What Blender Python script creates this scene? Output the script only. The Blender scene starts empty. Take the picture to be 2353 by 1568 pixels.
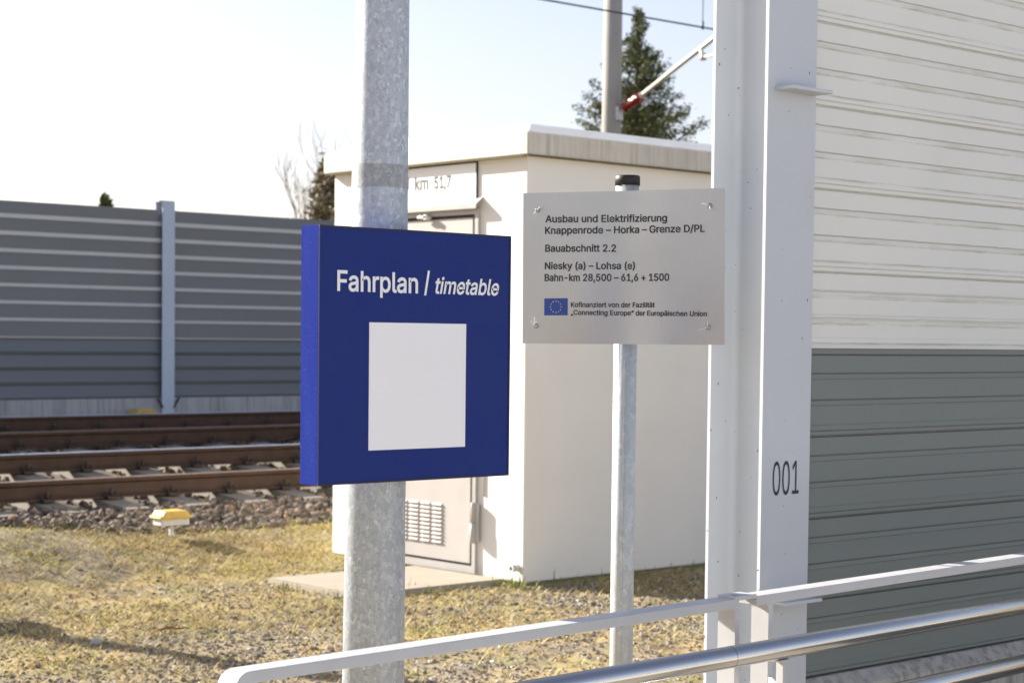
import bpy, bmesh, math, random
import numpy as np
from mathutils import Vector, Matrix
random.seed(7); rng = np.random.default_rng(7)
scene = bpy.context.scene
col = scene.collection

# ------------------------------------------------------------------ camera, sky, sun, exposure
F_PX, CX_PX, PITCH, ROLL = 4250.0, 1176.0, math.radians(2.5), math.radians(0.62)
CY_PX = 778 + F_PX * math.tan(PITCH)
CAM = Vector((0, 0, 1.65))
_f = Vector((.669, .743, 0)).normalized(); _r = Vector((_f.y, -_f.x, 0)); _u = Vector((0, 0, 1))
FW = _f * math.cos(PITCH) - _u * math.sin(PITCH)
_up = _u * math.cos(PITCH) + _f * math.sin(PITCH)
RT = _r * math.cos(ROLL) + _up * math.sin(ROLL)
UP = _up * math.cos(ROLL) - _r * math.sin(ROLL)
cam_d = bpy.data.cameras.new('camera'); cam = bpy.data.objects.new('camera', cam_d); col.objects.link(cam)
cam.matrix_world = Matrix(((RT.x, UP.x, -FW.x, CAM.x), (RT.y, UP.y, -FW.y, CAM.y), (RT.z, UP.z, -FW.z, CAM.z), (0, 0, 0, 1)))
cam_d.sensor_width = 36; cam_d.lens = F_PX / 2352 * 36; cam_d.shift_y = (CY_PX - 784) / 2352
cam_d.clip_end = 3000; cam_d.clip_start = .05
cam_d.dof.use_dof = True; cam_d.dof.focus_distance = 4.15; cam_d.dof.aperture_fstop = 9.0
scene.camera = cam

SUN_AZ, SUN_EL = math.radians(18.5), math.radians(25)      # azimuth measured from +Y towards -X
TO_SUN = Vector((-math.sin(SUN_AZ) * math.cos(SUN_EL), math.cos(SUN_AZ) * math.cos(SUN_EL), math.sin(SUN_EL)))
world = bpy.data.worlds.new("World"); scene.world = world; world.use_nodes = True
wn = world.node_tree; wn.nodes.clear()
sky = wn.nodes.new('ShaderNodeTexSky'); sky.sky_type = 'NISHITA'; sky.sun_disc = False
sky.sun_elevation = SUN_EL; sky.sun_rotation = -SUN_AZ; sky.air_density = 1.0; sky.dust_density = 1.2; sky.ozone_density = 1.0
bg = wn.nodes.new('ShaderNodeBackground'); bg.inputs[1].default_value = .071
wo = wn.nodes.new('ShaderNodeOutputWorld')
gm = wn.nodes.new('ShaderNodeGamma'); gm.inputs[1].default_value = .9
hs = wn.nodes.new('ShaderNodeHueSaturation'); hs.inputs['Saturation'].default_value = .78
wn.links.new(sky.outputs[0], gm.inputs[0]); wn.links.new(gm.outputs[0], hs.inputs['Color']); tn = wn.nodes.new('ShaderNodeMix'); tn.data_type = 'RGBA'; tn.blend_type = 'MULTIPLY'; tn.inputs[0].default_value = 1; tn.inputs[7].default_value = (1.03, .95, 1.0, 1)
wn.links.new(hs.outputs[0], tn.inputs[6]); wn.links.new(tn.outputs[2], bg.inputs[0]); wn.links.new(bg.outputs[0], wo.inputs[0])
sd = bpy.data.lights.new('sun', 'SUN'); sd.energy = 4.3; sd.angle = math.radians(.53); sd.color = (1, .93, .82)
so = bpy.data.objects.new('sun', sd); col.objects.link(so); so.rotation_mode = 'QUATERNION'
so.rotation_quaternion = TO_SUN.to_track_quat('Z', 'Y')
scene.view_settings.view_transform = 'Standard'; scene.view_settings.look = 'None'
scene.view_settings.exposure = 1.74; scene.view_settings.gamma = 1

# ------------------------------------------------------------------ helpers: placing
def ray(x, y): return FW + RT * ((x - CX_PX) / F_PX) - UP * ((y - CY_PX) / F_PX)
def on_b(x, y, b): d = ray(x, y); return CAM + d * (b / d.y)
def on_a(x, y, a): d = ray(x, y); return CAM + d * (a / d.x)
def on_z(x, y, z): d = ray(x, y); return CAM + d * ((z - CAM.z) / d.z)
def on_plane(x, y, p, n): d = ray(x, y); return CAM + d * ((p - CAM).dot(n) / d.dot(n))

# ------------------------------------------------------------------ helpers: tagging and meshes
def tag(o, label=None, cat=None, group=None, kind=None):
    if label: o['label'] = label
    if cat: o['category'] = cat
    if group: o['group'] = group
    if kind: o['kind'] = kind
    return o
def empty(name, loc):
    o = bpy.data.objects.new(name, None); o.empty_display_size = .1; o.location = loc; col.objects.link(o); return o
def origin_of(p):
    v = Vector((0, 0, 0))
    while p: v += p.location; p = p.parent
    return v
class MB:
    """collects shapes given in world coordinates; build() links them as ONE mesh object"""
    def __init__(s): s.v = []; s.f = []; s.m = []; s.sm = []
    def add(s, vs, fs, mi=0, smooth=False):
        n = len(s.v); s.v += [tuple(v) for v in vs]
        for f in fs: s.f.append(tuple(i + n for i in f)); s.m.append(mi); s.sm.append(smooth)
    def box(s, c, size, X=(1, 0, 0), Y=(0, 1, 0), Z=(0, 0, 1), bev=0, mi=0, seg=2):
        bm = bmesh.new(); bmesh.ops.create_cube(bm, size=1)
        for v in bm.verts: v.co = Vector((v.co.x * size[0], v.co.y * size[1], v.co.z * size[2]))
        if bev: bmesh.ops.bevel(bm, geom=bm.edges[:], offset=bev, segments=seg, affect='EDGES', profile=.5)
        M = Matrix((X, Y, Z)).transposed(); c = Vector(c); bm.verts.index_update()
        s.add([c + M @ v.co for v in bm.verts], [[v.index for v in f.verts] for f in bm.faces], mi); bm.free()
        return s
    def span(s, a, b, bev=0, mi=0):
        a, b = Vector(a), Vector(b)
        return s.box((a + b) / 2, (abs(b.x - a.x), abs(b.y - a.y), abs(b.z - a.z)), bev=bev, mi=mi)
    def prism(s, prof, o, U, V, W, mi=0, smooth=False, caps=True, mis=None):
        """profile points (u,v) in the frame o,U,V swept by the vector W"""
        o, U, V, W = Vector(o), Vector(U), Vector(V), Vector(W); n = len(prof)
        a = [o + U * p[0] + V * p[1] for p in prof]; vs = a + [p + W for p in a]
        base = len(s.v)
        s.v += [tuple(v) for v in vs]
        for i in range(n):
            j = (i + 1) % n
            s.f.append((base + i, base + j, base + n + j, base + n + i)); s.m.append(mis[i] if mis else mi); s.sm.append(smooth)
        if caps:
            s.f.append(tuple(base + i for i in range(n))[::-1]); s.m.append(mi); s.sm.append(False)
            s.f.append(tuple(base + n + i for i in range(n))); s.m.append(mi); s.sm.append(False)
        return s
    def tube(s, pts, rad, n=16, mi=0, caps=True):
        pts = [Vector(p) for p in pts]
        if not hasattr(rad, '__len__'): rad = [rad] * len(pts)
        base = len(s.v); ref = None
        for i, p in enumerate(pts):
            t = (pts[min(i + 1, len(pts) - 1)] - pts[max(i - 1, 0)]).normalized()
            if ref is None: ref = t.orthogonal().normalized()
            ref = (ref - t * ref.dot(t)).normalized(); b = t.cross(ref)
            for k in range(n):
                a = 2 * math.pi * k / n
                s.v.append(tuple(p + (ref * math.cos(a) + b * math.sin(a)) * rad[i]))
        for i in range(len(pts) - 1):
            for k in range(n):
                k2 = (k + 1) % n
                s.f.append((base + i * n + k, base + i * n + k2, base + (i + 1) * n + k2, base + (i + 1) * n + k)); s.m.append(mi); s.sm.append(True)
        if caps:
            s.f.append(tuple(base + k for k in range(n))[::-1]); s.m.append(mi); s.sm.append(False)
            e = base + (len(pts) - 1) * n
            s.f.append(tuple(e + k for k in range(n))); s.m.append(mi); s.sm.append(False)
        return s
    def build(s, name, mats, parent=None):
        if not isinstance(mats, (list, tuple)): mats = [mats]
        me = bpy.data.meshes.new(name); off = origin_of(parent) if parent else Vector((0, 0, 0))
        me.from_pydata([(v[0] - off.x, v[1] - off.y, v[2] - off.z) for v in s.v], [], s.f)
        me.polygons.foreach_set('material_index', s.m); me.polygons.foreach_set('use_smooth', s.sm)
        for m in mats: me.materials.append(m)
        bm = bmesh.new(); bm.from_mesh(me); bmesh.ops.recalc_face_normals(bm, faces=bm.faces); bm.to_mesh(me); bm.free()
        me.update()
        o = bpy.data.objects.new(name, me); col.objects.link(o)
        if parent: o.parent = parent
        return o
def big_mesh(name, V, Fc, mat, smooth=False, parent=None):
    """V (n,3) array, Fc (m,k) array"""
    me = bpy.data.meshes.new(name); k = Fc.shape[1]
    me.vertices.add(len(V)); me.vertices.foreach_set('co', np.ascontiguousarray(V, dtype=np.float32).ravel())
    me.loops.add(Fc.size); me.loops.foreach_set('vertex_index', np.ascontiguousarray(Fc, dtype=np.int32).ravel())
    me.polygons.add(len(Fc)); me.polygons.foreach_set('loop_start', np.arange(0, Fc.size, k, dtype=np.int32))
    me.polygons.foreach_set('loop_total', np.full(len(Fc), k, dtype=np.int32))
    me.polygons.foreach_set('use_smooth', np.full(len(Fc), smooth))
    me.materials.append(mat); me.update(calc_edges=True); me.validate()
    o = bpy.data.objects.new(name, me); col.objects.link(o)
    if parent: o.parent = parent
    return o

# ------------------------------------------------------------------ helpers: materials
class NT:
    def __init__(s, name):
        s.mat = bpy.data.materials.new(name); s.mat.use_nodes = True; s.t = s.mat.node_tree; s.t.nodes.clear()
        s.out = s.n('ShaderNodeOutputMaterial'); s.p = s.n('ShaderNodeBsdfPrincipled'); s.l(s.p.outputs[0], s.out.inputs[0])
        s.tc = s.n('ShaderNodeTexCoord')
    def n(s, t, **kw):
        x = s.t.nodes.new(t)
        for k, v in kw.items(): setattr(x, k, v)
        return x
    def l(s, a, b): s.t.links.new(a, b)
    def val(s, sock, v):
        if isinstance(v, (int, float, tuple, list)): sock.default_value = v
        else: s.l(v, sock)
    def coord(s, scale=(1, 1, 1)):
        m = s.n('ShaderNodeMapping'); m.inputs['Scale'].default_value = scale; s.l(s.tc.outputs['Object'], m.inputs[0]); return m.outputs[0]
    def noise(s, scale, detail=4, rough=.55, stretch=(1, 1, 1), dist=0):
        x = s.n('ShaderNodeTexNoise'); x.inputs['Scale'].default_value = scale; x.inputs['Detail'].default_value = detail
        x.inputs['Roughness'].default_value = rough; x.inputs['Distortion'].default_value = dist; s.l(s.coord(stretch), x.inputs['Vector']); return x.outputs[0]
    def voronoi(s, scale, feature='F1', out='Distance', stretch=(1, 1, 1)):
        x = s.n('ShaderNodeTexVoronoi', feature=feature); x.inputs['Scale'].default_value = scale; s.l(s.coord(stretch), x.inputs['Vector']); return x.outputs[out]
    def ramp(s, fac, stops):
        x = s.n('ShaderNodeValToRGB'); e = x.color_ramp.elements
        while len(e) < len(stops): e.new(.5)
        for k, (p, c) in enumerate(stops):
            e[k].position = p; e[k].color = (c, c, c, 1) if isinstance(c, (int, float)) else (*c, 1)
        s.l(fac, x.inputs[0]); return x.outputs[0]
    def mix(s, fac, a, b, blend='MIX'):
        x = s.n('ShaderNodeMix', data_type='RGBA', blend_type=blend)
        s.val(x.inputs[0], fac)
        for sock, v in ((x.inputs[6], a), (x.inputs[7], b)):
            if isinstance(v, tuple): sock.default_value = (*v, 1)
            else: s.l(v, sock)
        return x.outputs[2]
    def math(s, op, a, b=None, c=None, clamp=False):
        x = s.n('ShaderNodeMath', operation=op, use_clamp=clamp)
        for k, v in enumerate((a, b, c)):
            if v is not None: s.val(x.inputs[k], v)
        return x.outputs[0]
    def bump(s, h, strength=.3, dist=.01):
        x = s.n('ShaderNodeBump'); x.inputs['Strength'].default_value = strength; x.inputs['Distance'].default_value = dist
        s.l(h, x.inputs['Height']); s.l(x.outputs[0], s.p.inputs['Normal'])
    def sep(s):
        x = s.n('ShaderNodeSeparateXYZ'); s.l(s.tc.outputs['Object'], x.inputs[0]); return x.outputs
    def island(s):
        return s.n('ShaderNodeNewGeometry').outputs['Random Per Island']
    def fin(s, base=None, rough=None, metal=None, spec=None, coat=None):
        for k, v in (('Base Color', base), ('Roughness', rough), ('Metallic', metal), ('Specular IOR Level', spec), ('Coat Weight', coat)):
            if v is None: continue
            if isinstance(v, tuple): s.p.inputs[k].default_value = (*v, 1)
            elif isinstance(v, (int, float)): s.p.inputs[k].default_value = v
            else: s.l(v, s.p.inputs[k])
        return s.mat
def paint(name, c, rough=.45, var=.08, scale=6, dirt=None, speck=0, metal=0, spec=.4, bump=.04, fine=140):
    t = NT(name); n = t.noise(scale, 5)
    k = t.ramp(n, [(.3, 1 - var), (.7, 1 + 0 * var)])
    base = t.mix(1.0, c, k, 'MULTIPLY')
    if dirt:
        d = t.ramp(t.noise(scale * 1.7, 8, .7), [(.55, 0.0), (.8, dirt[1])]); base = t.mix(d, base, dirt[0])
    if speck:
        v = t.ramp(t.noise(speck, 2, .5), [(.73, 0.0), (.76, 1.0)]); base = t.mix(v, base, (.12, .12, .12))
    t.bump(t.noise(fine, 3), bump, .002)
    return t.fin(base, t.ramp(t.noise(scale * 2, 3), [(.3, rough * .85), (.7, min(1, rough * 1.2))]), metal, spec)
def galvanised(name, lo, hi, sc=1.0, rough=.5, metal=.35):
    t = NT(name)
    w = t.noise(70 * sc, 3, .6, (1, 1, .55))
    vo = t.n('ShaderNodeTexVoronoi'); vo.inputs['Scale'].default_value = 115 * sc
    mp = t.n('ShaderNodeVectorMath', operation='ADD'); sc_ = t.n('ShaderNodeVectorMath', operation='SCALE'); sc_.inputs[3].default_value = .02 / sc
    nn = t.n('ShaderNodeTexNoise'); nn.inputs['Scale'].default_value = 90 * sc; t.l(t.coord(), nn.inputs['Vector'])
    t.l(nn.outputs[1], sc_.inputs[0]); t.l(t.coord((1, 1, .6)), mp.inputs[0]); t.l(sc_.outputs[0], mp.inputs[1]); t.l(mp.outputs[0], vo.inputs['Vector'])
    sp = t.n('ShaderNodeSeparateColor'); t.l(vo.outputs['Color'], sp.inputs[0])
    base = t.ramp(sp.outputs[0], [(0, lo), (.75, tuple((a + b) / 2 for a, b in zip(lo, hi))), (1, hi)])
    base = t.mix(t.ramp(w, [(.35, 0.0), (.65, .6)]), base, tuple((a * .75 + b * .25) for a, b in zip(lo, hi)))
    fleck = t.ramp(t.noise(210 * sc, 3, .6, (1, 1, .5), 1.5), [(.62, 0.0), (.68, .7)])
    base = t.mix(fleck, base, tuple(min(1, c * 1.22) for c in hi))
    streak = t.ramp(t.noise(9 * sc, 4, .6, (1, 1, .06)), [(.5, 0.0), (.8, .25)])
    base = t.mix(streak, base, tuple(c * .8 for c in lo))
    t.bump(t.noise(160 * sc, 3), .12, .002)
    return t.fin(base, t.ramp(sp.outputs[1], [(0, rough * .8), (1, rough * 1.25)]), metal, .5)

M = {}
M['pole'] = galvanised('galvanised_pole', (.32, .36, .415), (.62, .66, .71), 1.3, metal=.2)
M['post'] = galvanised('galvanised_post', (.42, .44, .45), (.60, .62, .62), .8)
M['tape'] = galvanised('old_tape_band', (.25, .27, .29), (.46, .47, .475), 1.3, .6, .15)
M['bluefront'] = paint('blue_sign_face', (.009, .027, .175), .45, .06, 3, spec=.16, bump=.01)
# sides: same blue with pale grit
t = NT('blue_sign_side'); g = t.ramp(t.noise(430, 2, .5), [(.69, 0.0), (.73, .7)])
b = t.mix(t.ramp(t.noise(40, 4, .6, (1, 1, .15)), [(.4, 0.0), (.7, .35)]), (.020, .034, .215), (.032, .050, .27))
t.bump(t.noise(200, 3), .2, .002); t.p.inputs['IOR'].default_value = 1.06; M['blueside'] = t.fin(t.mix(g, b, (.36, .40, .85)), .6, 0, .12)
M['bluetrim'] = paint('blue_sign_edge', (.010, .012, .05), .5)
M['whiteprint'] = paint('white_print', (.80, .80, .82), .45, .03)
M['poster'] = paint('white_poster', (.84, .84, .86), .4, .02)
M['blackprint'] = paint('black_print', (.018, .019, .022), .5, .02)
M['greyprint'] = paint('grey_print', (.05, .05, .047), .5, .02)
M['navyprint'] = paint('navy_print', (.02, .022, .035), .5, .02)
# brushed aluminium plate
t = NT('brushed_aluminium'); br = t.noise(30, 6, .7, (30, 30, 1)); br2 = t.noise(5, 3)
c = t.mix(t.ramp(br, [(.3, 0.0), (.7, 1.0)]), (.47, .47, .475), (.53, .53, .53)); c = t.mix(t.ramp(br2, [(.4, 0.0), (.7, .35)]), c, (.42, .42, .43))
t.bump(br, .05, .001); t.p.inputs['Anisotropic'].default_value = .5
M['alu'] = t.fin(c, t.ramp(br2, [(.3, .30), (.7, .38)]), .85, .5)
M['screw'] = paint('steel_screw', (.5, .49, .47), .3, .2, 60, metal=.9)
M['tie'] = paint('cable_tie', (.75, .72, .66), .4)
M['cap'] = paint('black_plastic', (.018, .018, .02), .5, .2, 30)
M['flagblue'] = paint('flag_blue', (.03, .07, .32), .4)
M['flagstar'] = paint('flag_yellow', (.62, .52, .18), .5)
M['steelwhite'] = paint('light_grey_paint', (.535, .565, .605), .42, .06, 2.5, dirt=((.42, .41, .38), .25), speck=55)
M['railpaint'] = paint('rail_grey_paint', (.50, .505, .515), .4, .08, 12, dirt=((.3, .28, .25), .2))
t = NT('stainless_tube'); br = t.noise(60, 4, .6, (.2, 8, 8))
M['stainless'] = t.fin(t.mix(br, (.50, .50, .50), (.56, .56, .55)), t.ramp(t.noise(15, 4), [(.3, .19), (.7, .23)]), 1.0)

# ground: dry grass, moss and gravel
t = NT('dry_ground')
b = t.ramp(t.noise(7, 6, .7), [(.28, (.13, .095, .05)), (.48, (.41, .31, .16)), (.72, (.55, .43, .23))])
b = t.mix(t.ramp(t.noise(1.1, 6, .65), [(.40, 0.0), (.56, .9)]), b, (.24, .215, .175))
b = t.mix(t.ramp(t.noise(1.7, 5, .6), [(.52, 0.0), (.66, .6)]), b, (.28, .27, .08))
b = t.mix(t.ramp(t.noise(2.6, 5, .7, (1, 1, 1), .6), [(.56, 0.0), (.70, .7)]), b, (.12, .09, .055))
b = t.mix(t.ramp(t.noise(60, 4, .7), [(.55, 0.0), (.75, .5)]), b, (.13, .105, .07))
t.bump(t.noise(45, 6, .7), .5, .015); M['ground'] = t.fin(b, .95, 0, .1)
t = NT('grass_blades')
b = t.ramp(t.island(), [(0, (.16, .095, .04)), (.25, (.45, .31, .13)), (.5, (.62, .47, .21)), (.68, (.44, .37, .10)), (.85, (.29, .29, .06)), (1, (.74, .63, .43))])
b = t.mix(t.ramp(t.noise(.9, 4, .6), [(.48, 0.0), (.66, .6)]), b, t.mix(t.island(), (.28, .27, .05), (.53, .45, .11)))
b = t.mix(t.ramp(t.noise(2.6, 5, .7, (1, 1, 1), .6), [(.56, 0.0), (.70, .6)]), b, (.17, .12, .06))
M['grass'] = t.fin(b, .8, 0, .2)
t = NT('green_blades'); b = t.ramp(t.island(), [(0, (.10, .16, .03)), (.6, (.22, .28, .05)), (1, (.36, .36, .12))]); M['green'] = t.fin(b, .7, 0, .2)
def stones_mat(name, stops):
    t = NT(name); b = t.ramp(t.island(), stops); b = t.mix(t.ramp(t.noise(60, 4, .7), [(.3, .35), (.7, 0.0)]), b, (.06, .055, .05))
    t.bump(t.noise(90, 4), .3, .01); return t.fin(b, .85, 0, .25)
M['gravel'] = stones_mat('gravel_grains', [(0, (.09, .08, .07)), (.35, (.23, .205, .17)), (.6, (.36, .31, .25)), (.8, (.32, .23, .16)), (.95, (.58, .53, .47)), (1, (.72, .70, .66))])
M['ballast'] = stones_mat('ballast_grains', [(0, (.055, .045, .035)), (.3, (.12, .095, .072)), (.55, (.22, .17, .125)), (.75, (.13, .118, .105)), (.93, (.33, .255, .18)), (1, (.34, .21, .12))])
M['ballastbed'] = paint('ballast_bed', (.11, .085, .062), .95, .5, 14, bump=.9, fine=25)
M['stone'] = paint('pale_stone', (.52, .50, .46), .8, .3, 20, bump=.3, fine=60)
M['litter'] = paint('pale_litter', (.7, .68, .66), .6, .1)
M['twig'] = paint('dry_twig', (.26, .13, .07), .8, .4, 40)
M['leaf'] = stones_mat('fallen_leaf', [(0, (.30, .13, .05)), (.5, (.42, .25, .11)), (1, (.5, .38, .22))])

# concrete
def concrete(name, c, streak=0.0, sc=1.0, dark=(.10, .09, .07), xs=1.0, ys=1.0):
    t = NT(name); b = t.mix(t.ramp(t.noise(5 * sc, 6, .65), [(.35, 0.0), (.7, .5)]), c, tuple(x * .78 for x in c))
    if streak:
        m = t.ramp(t.noise(26 * sc, 5, .7, (xs, ys, .05)), [(.42, 0.0), (.68, 1.0)]); m2 = t.ramp(t.noise(3.2, 4, .6, (1, 1, .3)), [(.3, .25), (.6, 1.0)])
        b = t.mix(t.math('MULTIPLY', t.math('MULTIPLY', m, m2), streak), b, dark)
    t.bump(t.noise(70 * sc, 5), .25, .004); return t.fin(b, .85, 0, .25)
M['hutwall'] = paint('hut_plaster', (.76, .735, .69), .7, .05, 2.2, dirt=((.55, .52, .46), .18), bump=.06, fine=90)
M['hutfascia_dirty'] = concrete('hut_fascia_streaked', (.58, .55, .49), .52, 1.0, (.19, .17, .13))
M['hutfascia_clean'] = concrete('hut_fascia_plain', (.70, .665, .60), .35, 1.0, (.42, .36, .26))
M['hutroof'] = concrete('hut_roof_cap', (.74, .73, .70))
M['algae'] = paint('algae_edge', (.16, .13, .07), .9, .5, 30)
M['hutbase'] = concrete('hut_base', (.30, .27, .22), .4)
M['door'] = paint('door_enamel', (.44, .415, .395), .45, .04, 3)
M['doorframe'] = paint('door_frame_grey', (.42, .405, .39), .45, .05)
M['seal'] = paint('door_seal', (.035, .033, .03), .7)
M['slab'] = concrete('threshold_slab', (.37, .325, .26), 0)
M['bounce_sheet'] = concrete('bounce_sheet_pale', (.74, .71, .66), 0)  # for the added bounce sheet, kept pale to throw light back
M['plinth'] = concrete('barrier_plinth', (.47, .45, .41), .8, 1.3, (.13, .12, .10))
M['plinthfar'] = concrete('far_plinth', (.42, .44, .46), .7, .6, (.12, .13, .13))
M['sleeper'] = concrete('sleeper_concrete', (.25, .225, .185), 0, 1.4)
M['railrust'] = paint('rail_rust', (.080, .046, .030), .75, .35, 8, dirt=((.13, .07, .04), .5))
M['railshine'] = paint('rail_polished_sky_tint', (.52, .56, .64), .42, .1, 10, metal=.5)  # worn steel top; the bluish sky reflection is put into the base colour
M['raildull'] = paint('rail_dull_top', (.26, .18, .13), .55, .2, 10)
M['clip'] = paint('rail_clip', (.06, .045, .035), .7, .3, 30)
M['yellow'] = paint('yellow_plastic', (.68, .47, .11), .5, .25, 18, dirt=((.35, .25, .1), .5))
M['boxwhite'] = paint('white_plastic', (.62, .62, .60), .5, .1, 15)
M['fencedark'] = paint('barrier_slate', (.175, .182, .20), .5, .08, 1.5)
M['fencelight'] = paint('barrier_pale_lip', (.54, .565, .58), .5, .06)
M['fencelow'] = paint('barrier_slate_lower', (.145, .168, .188), .5, .08, 1.5)
M['fencepost'] = paint('barrier_post_blue_grey', (.46, .54, .66), .45, .06, 2)
M['mast'] = concrete('spun_concrete_mast', (.36, .35, .33), .25, .6)
M['insul'] = paint('red_insulator', (.30, .035, .03), .3)
M['tubegal'] = paint('cantilever_tube', (.60, .56, .50), .4, .1, 8, metal=.3)
M['wire'] = paint('copper_wire_dark', (.06, .07, .085), .5)
M['bark'] = paint('tree_bark', (.13, .10, .08), .9, .4, 10)
M['twigs'] = paint('grey_twigs', (.38, .35, .33), .9, .3, 5)
t = NT('conifer_needles'); b = t.ramp(t.island(), [(0, (.045, .065, .03)), (.5, (.10, .125, .05)), (.85, (.17, .18, .065)), (1, (.24, .22, .10))]); M['needles'] = t.fin(b, .7, 0, .2)
t = NT('brown_conifer_needles'); b = t.ramp(t.island(), [(0, (.07, .075, .045)), (.4, (.14, .135, .075)), (.8, (.25, .19, .12)), (1, (.34, .26, .18))]); M['needles_brown'] = t.fin(b, .7, 0, .2)

# cladding of the near barrier, with moss that grows along the beads
PER, JOINT0 = .2263, 1.6174
def cladding(name, c, mossc, mossk, linec, linek):
    t = NT(name); x, y, z = t.sep()
    ph = t.math('FRACT', t.math('DIVIDE', t.math('SUBTRACT', JOINT0 + 4 * PER, z), PER))
    wob = t.math('MULTIPLY', t.math('SUBTRACT', t.noise(30, 4, .7, (.6, 1, 1)), .5), .03)
    phw = t.math('ADD', ph, wob)
    def band(center, w, src=phw):
        d = t.math('ABSOLUTE', t.math('SUBTRACT', src, center)); return t.math('SUBTRACT', 1.0, t.math('DIVIDE', d, w), clamp=True)
    n1 = t.ramp(t.noise(9, 5, .65, (.5, 1, 3)), [(.38, 0.0), (.6, 1.0)])
    n2 = t.ramp(t.noise(55, 5, .75, (.25, 1, 2)), [(.35, .15), (.65, 1.0)])
    b = t.mix(t.ramp(t.noise(1.6, 5, .6), [(.3, 0.0), (.75, .5)]), c, tuple(v * .86 for v in c))
    lines = t.math('MAXIMUM', t.math('MAXIMUM', band(.237, .016), band(.560, .016)), t.math('MAXIMUM', band(.012, .018), t.math('MULTIPLY', band(.938, .012), .6)))
    b = t.mix(t.math('MULTIPLY', lines, linek), b, linec)
    soft = t.math('MAXIMUM', t.math('MAXIMUM', band(.31, .022), band(.632, .022)), band(.872, .024))
    b = t.mix(t.math('MULTIPLY', t.math('MULTIPLY', soft, n1), mossk), b, mossc)
    smear = t.math('MAXIMUM', band(.275, .05), band(.60, .05))
    b = t.mix(t.math('MULTIPLY', t.math('MULTIPLY', smear, t.math('MULTIPLY', n1, n2)), mossk * .75), b, mossc)
    t.bump(t.noise(120, 2), .03, .001)
    return t.fin(b, .5, 0, .4)
M['cream'] = cladding('cream_cladding', (.74, .735, .69), (.20, .20, .07), .45, (.27, .22, .10), .5)
M['greyclad'] = cladding('grey_cladding', (.175, .20, .192), (.15, .16, .13), .3, (.10, .09, .06), .5)

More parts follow.
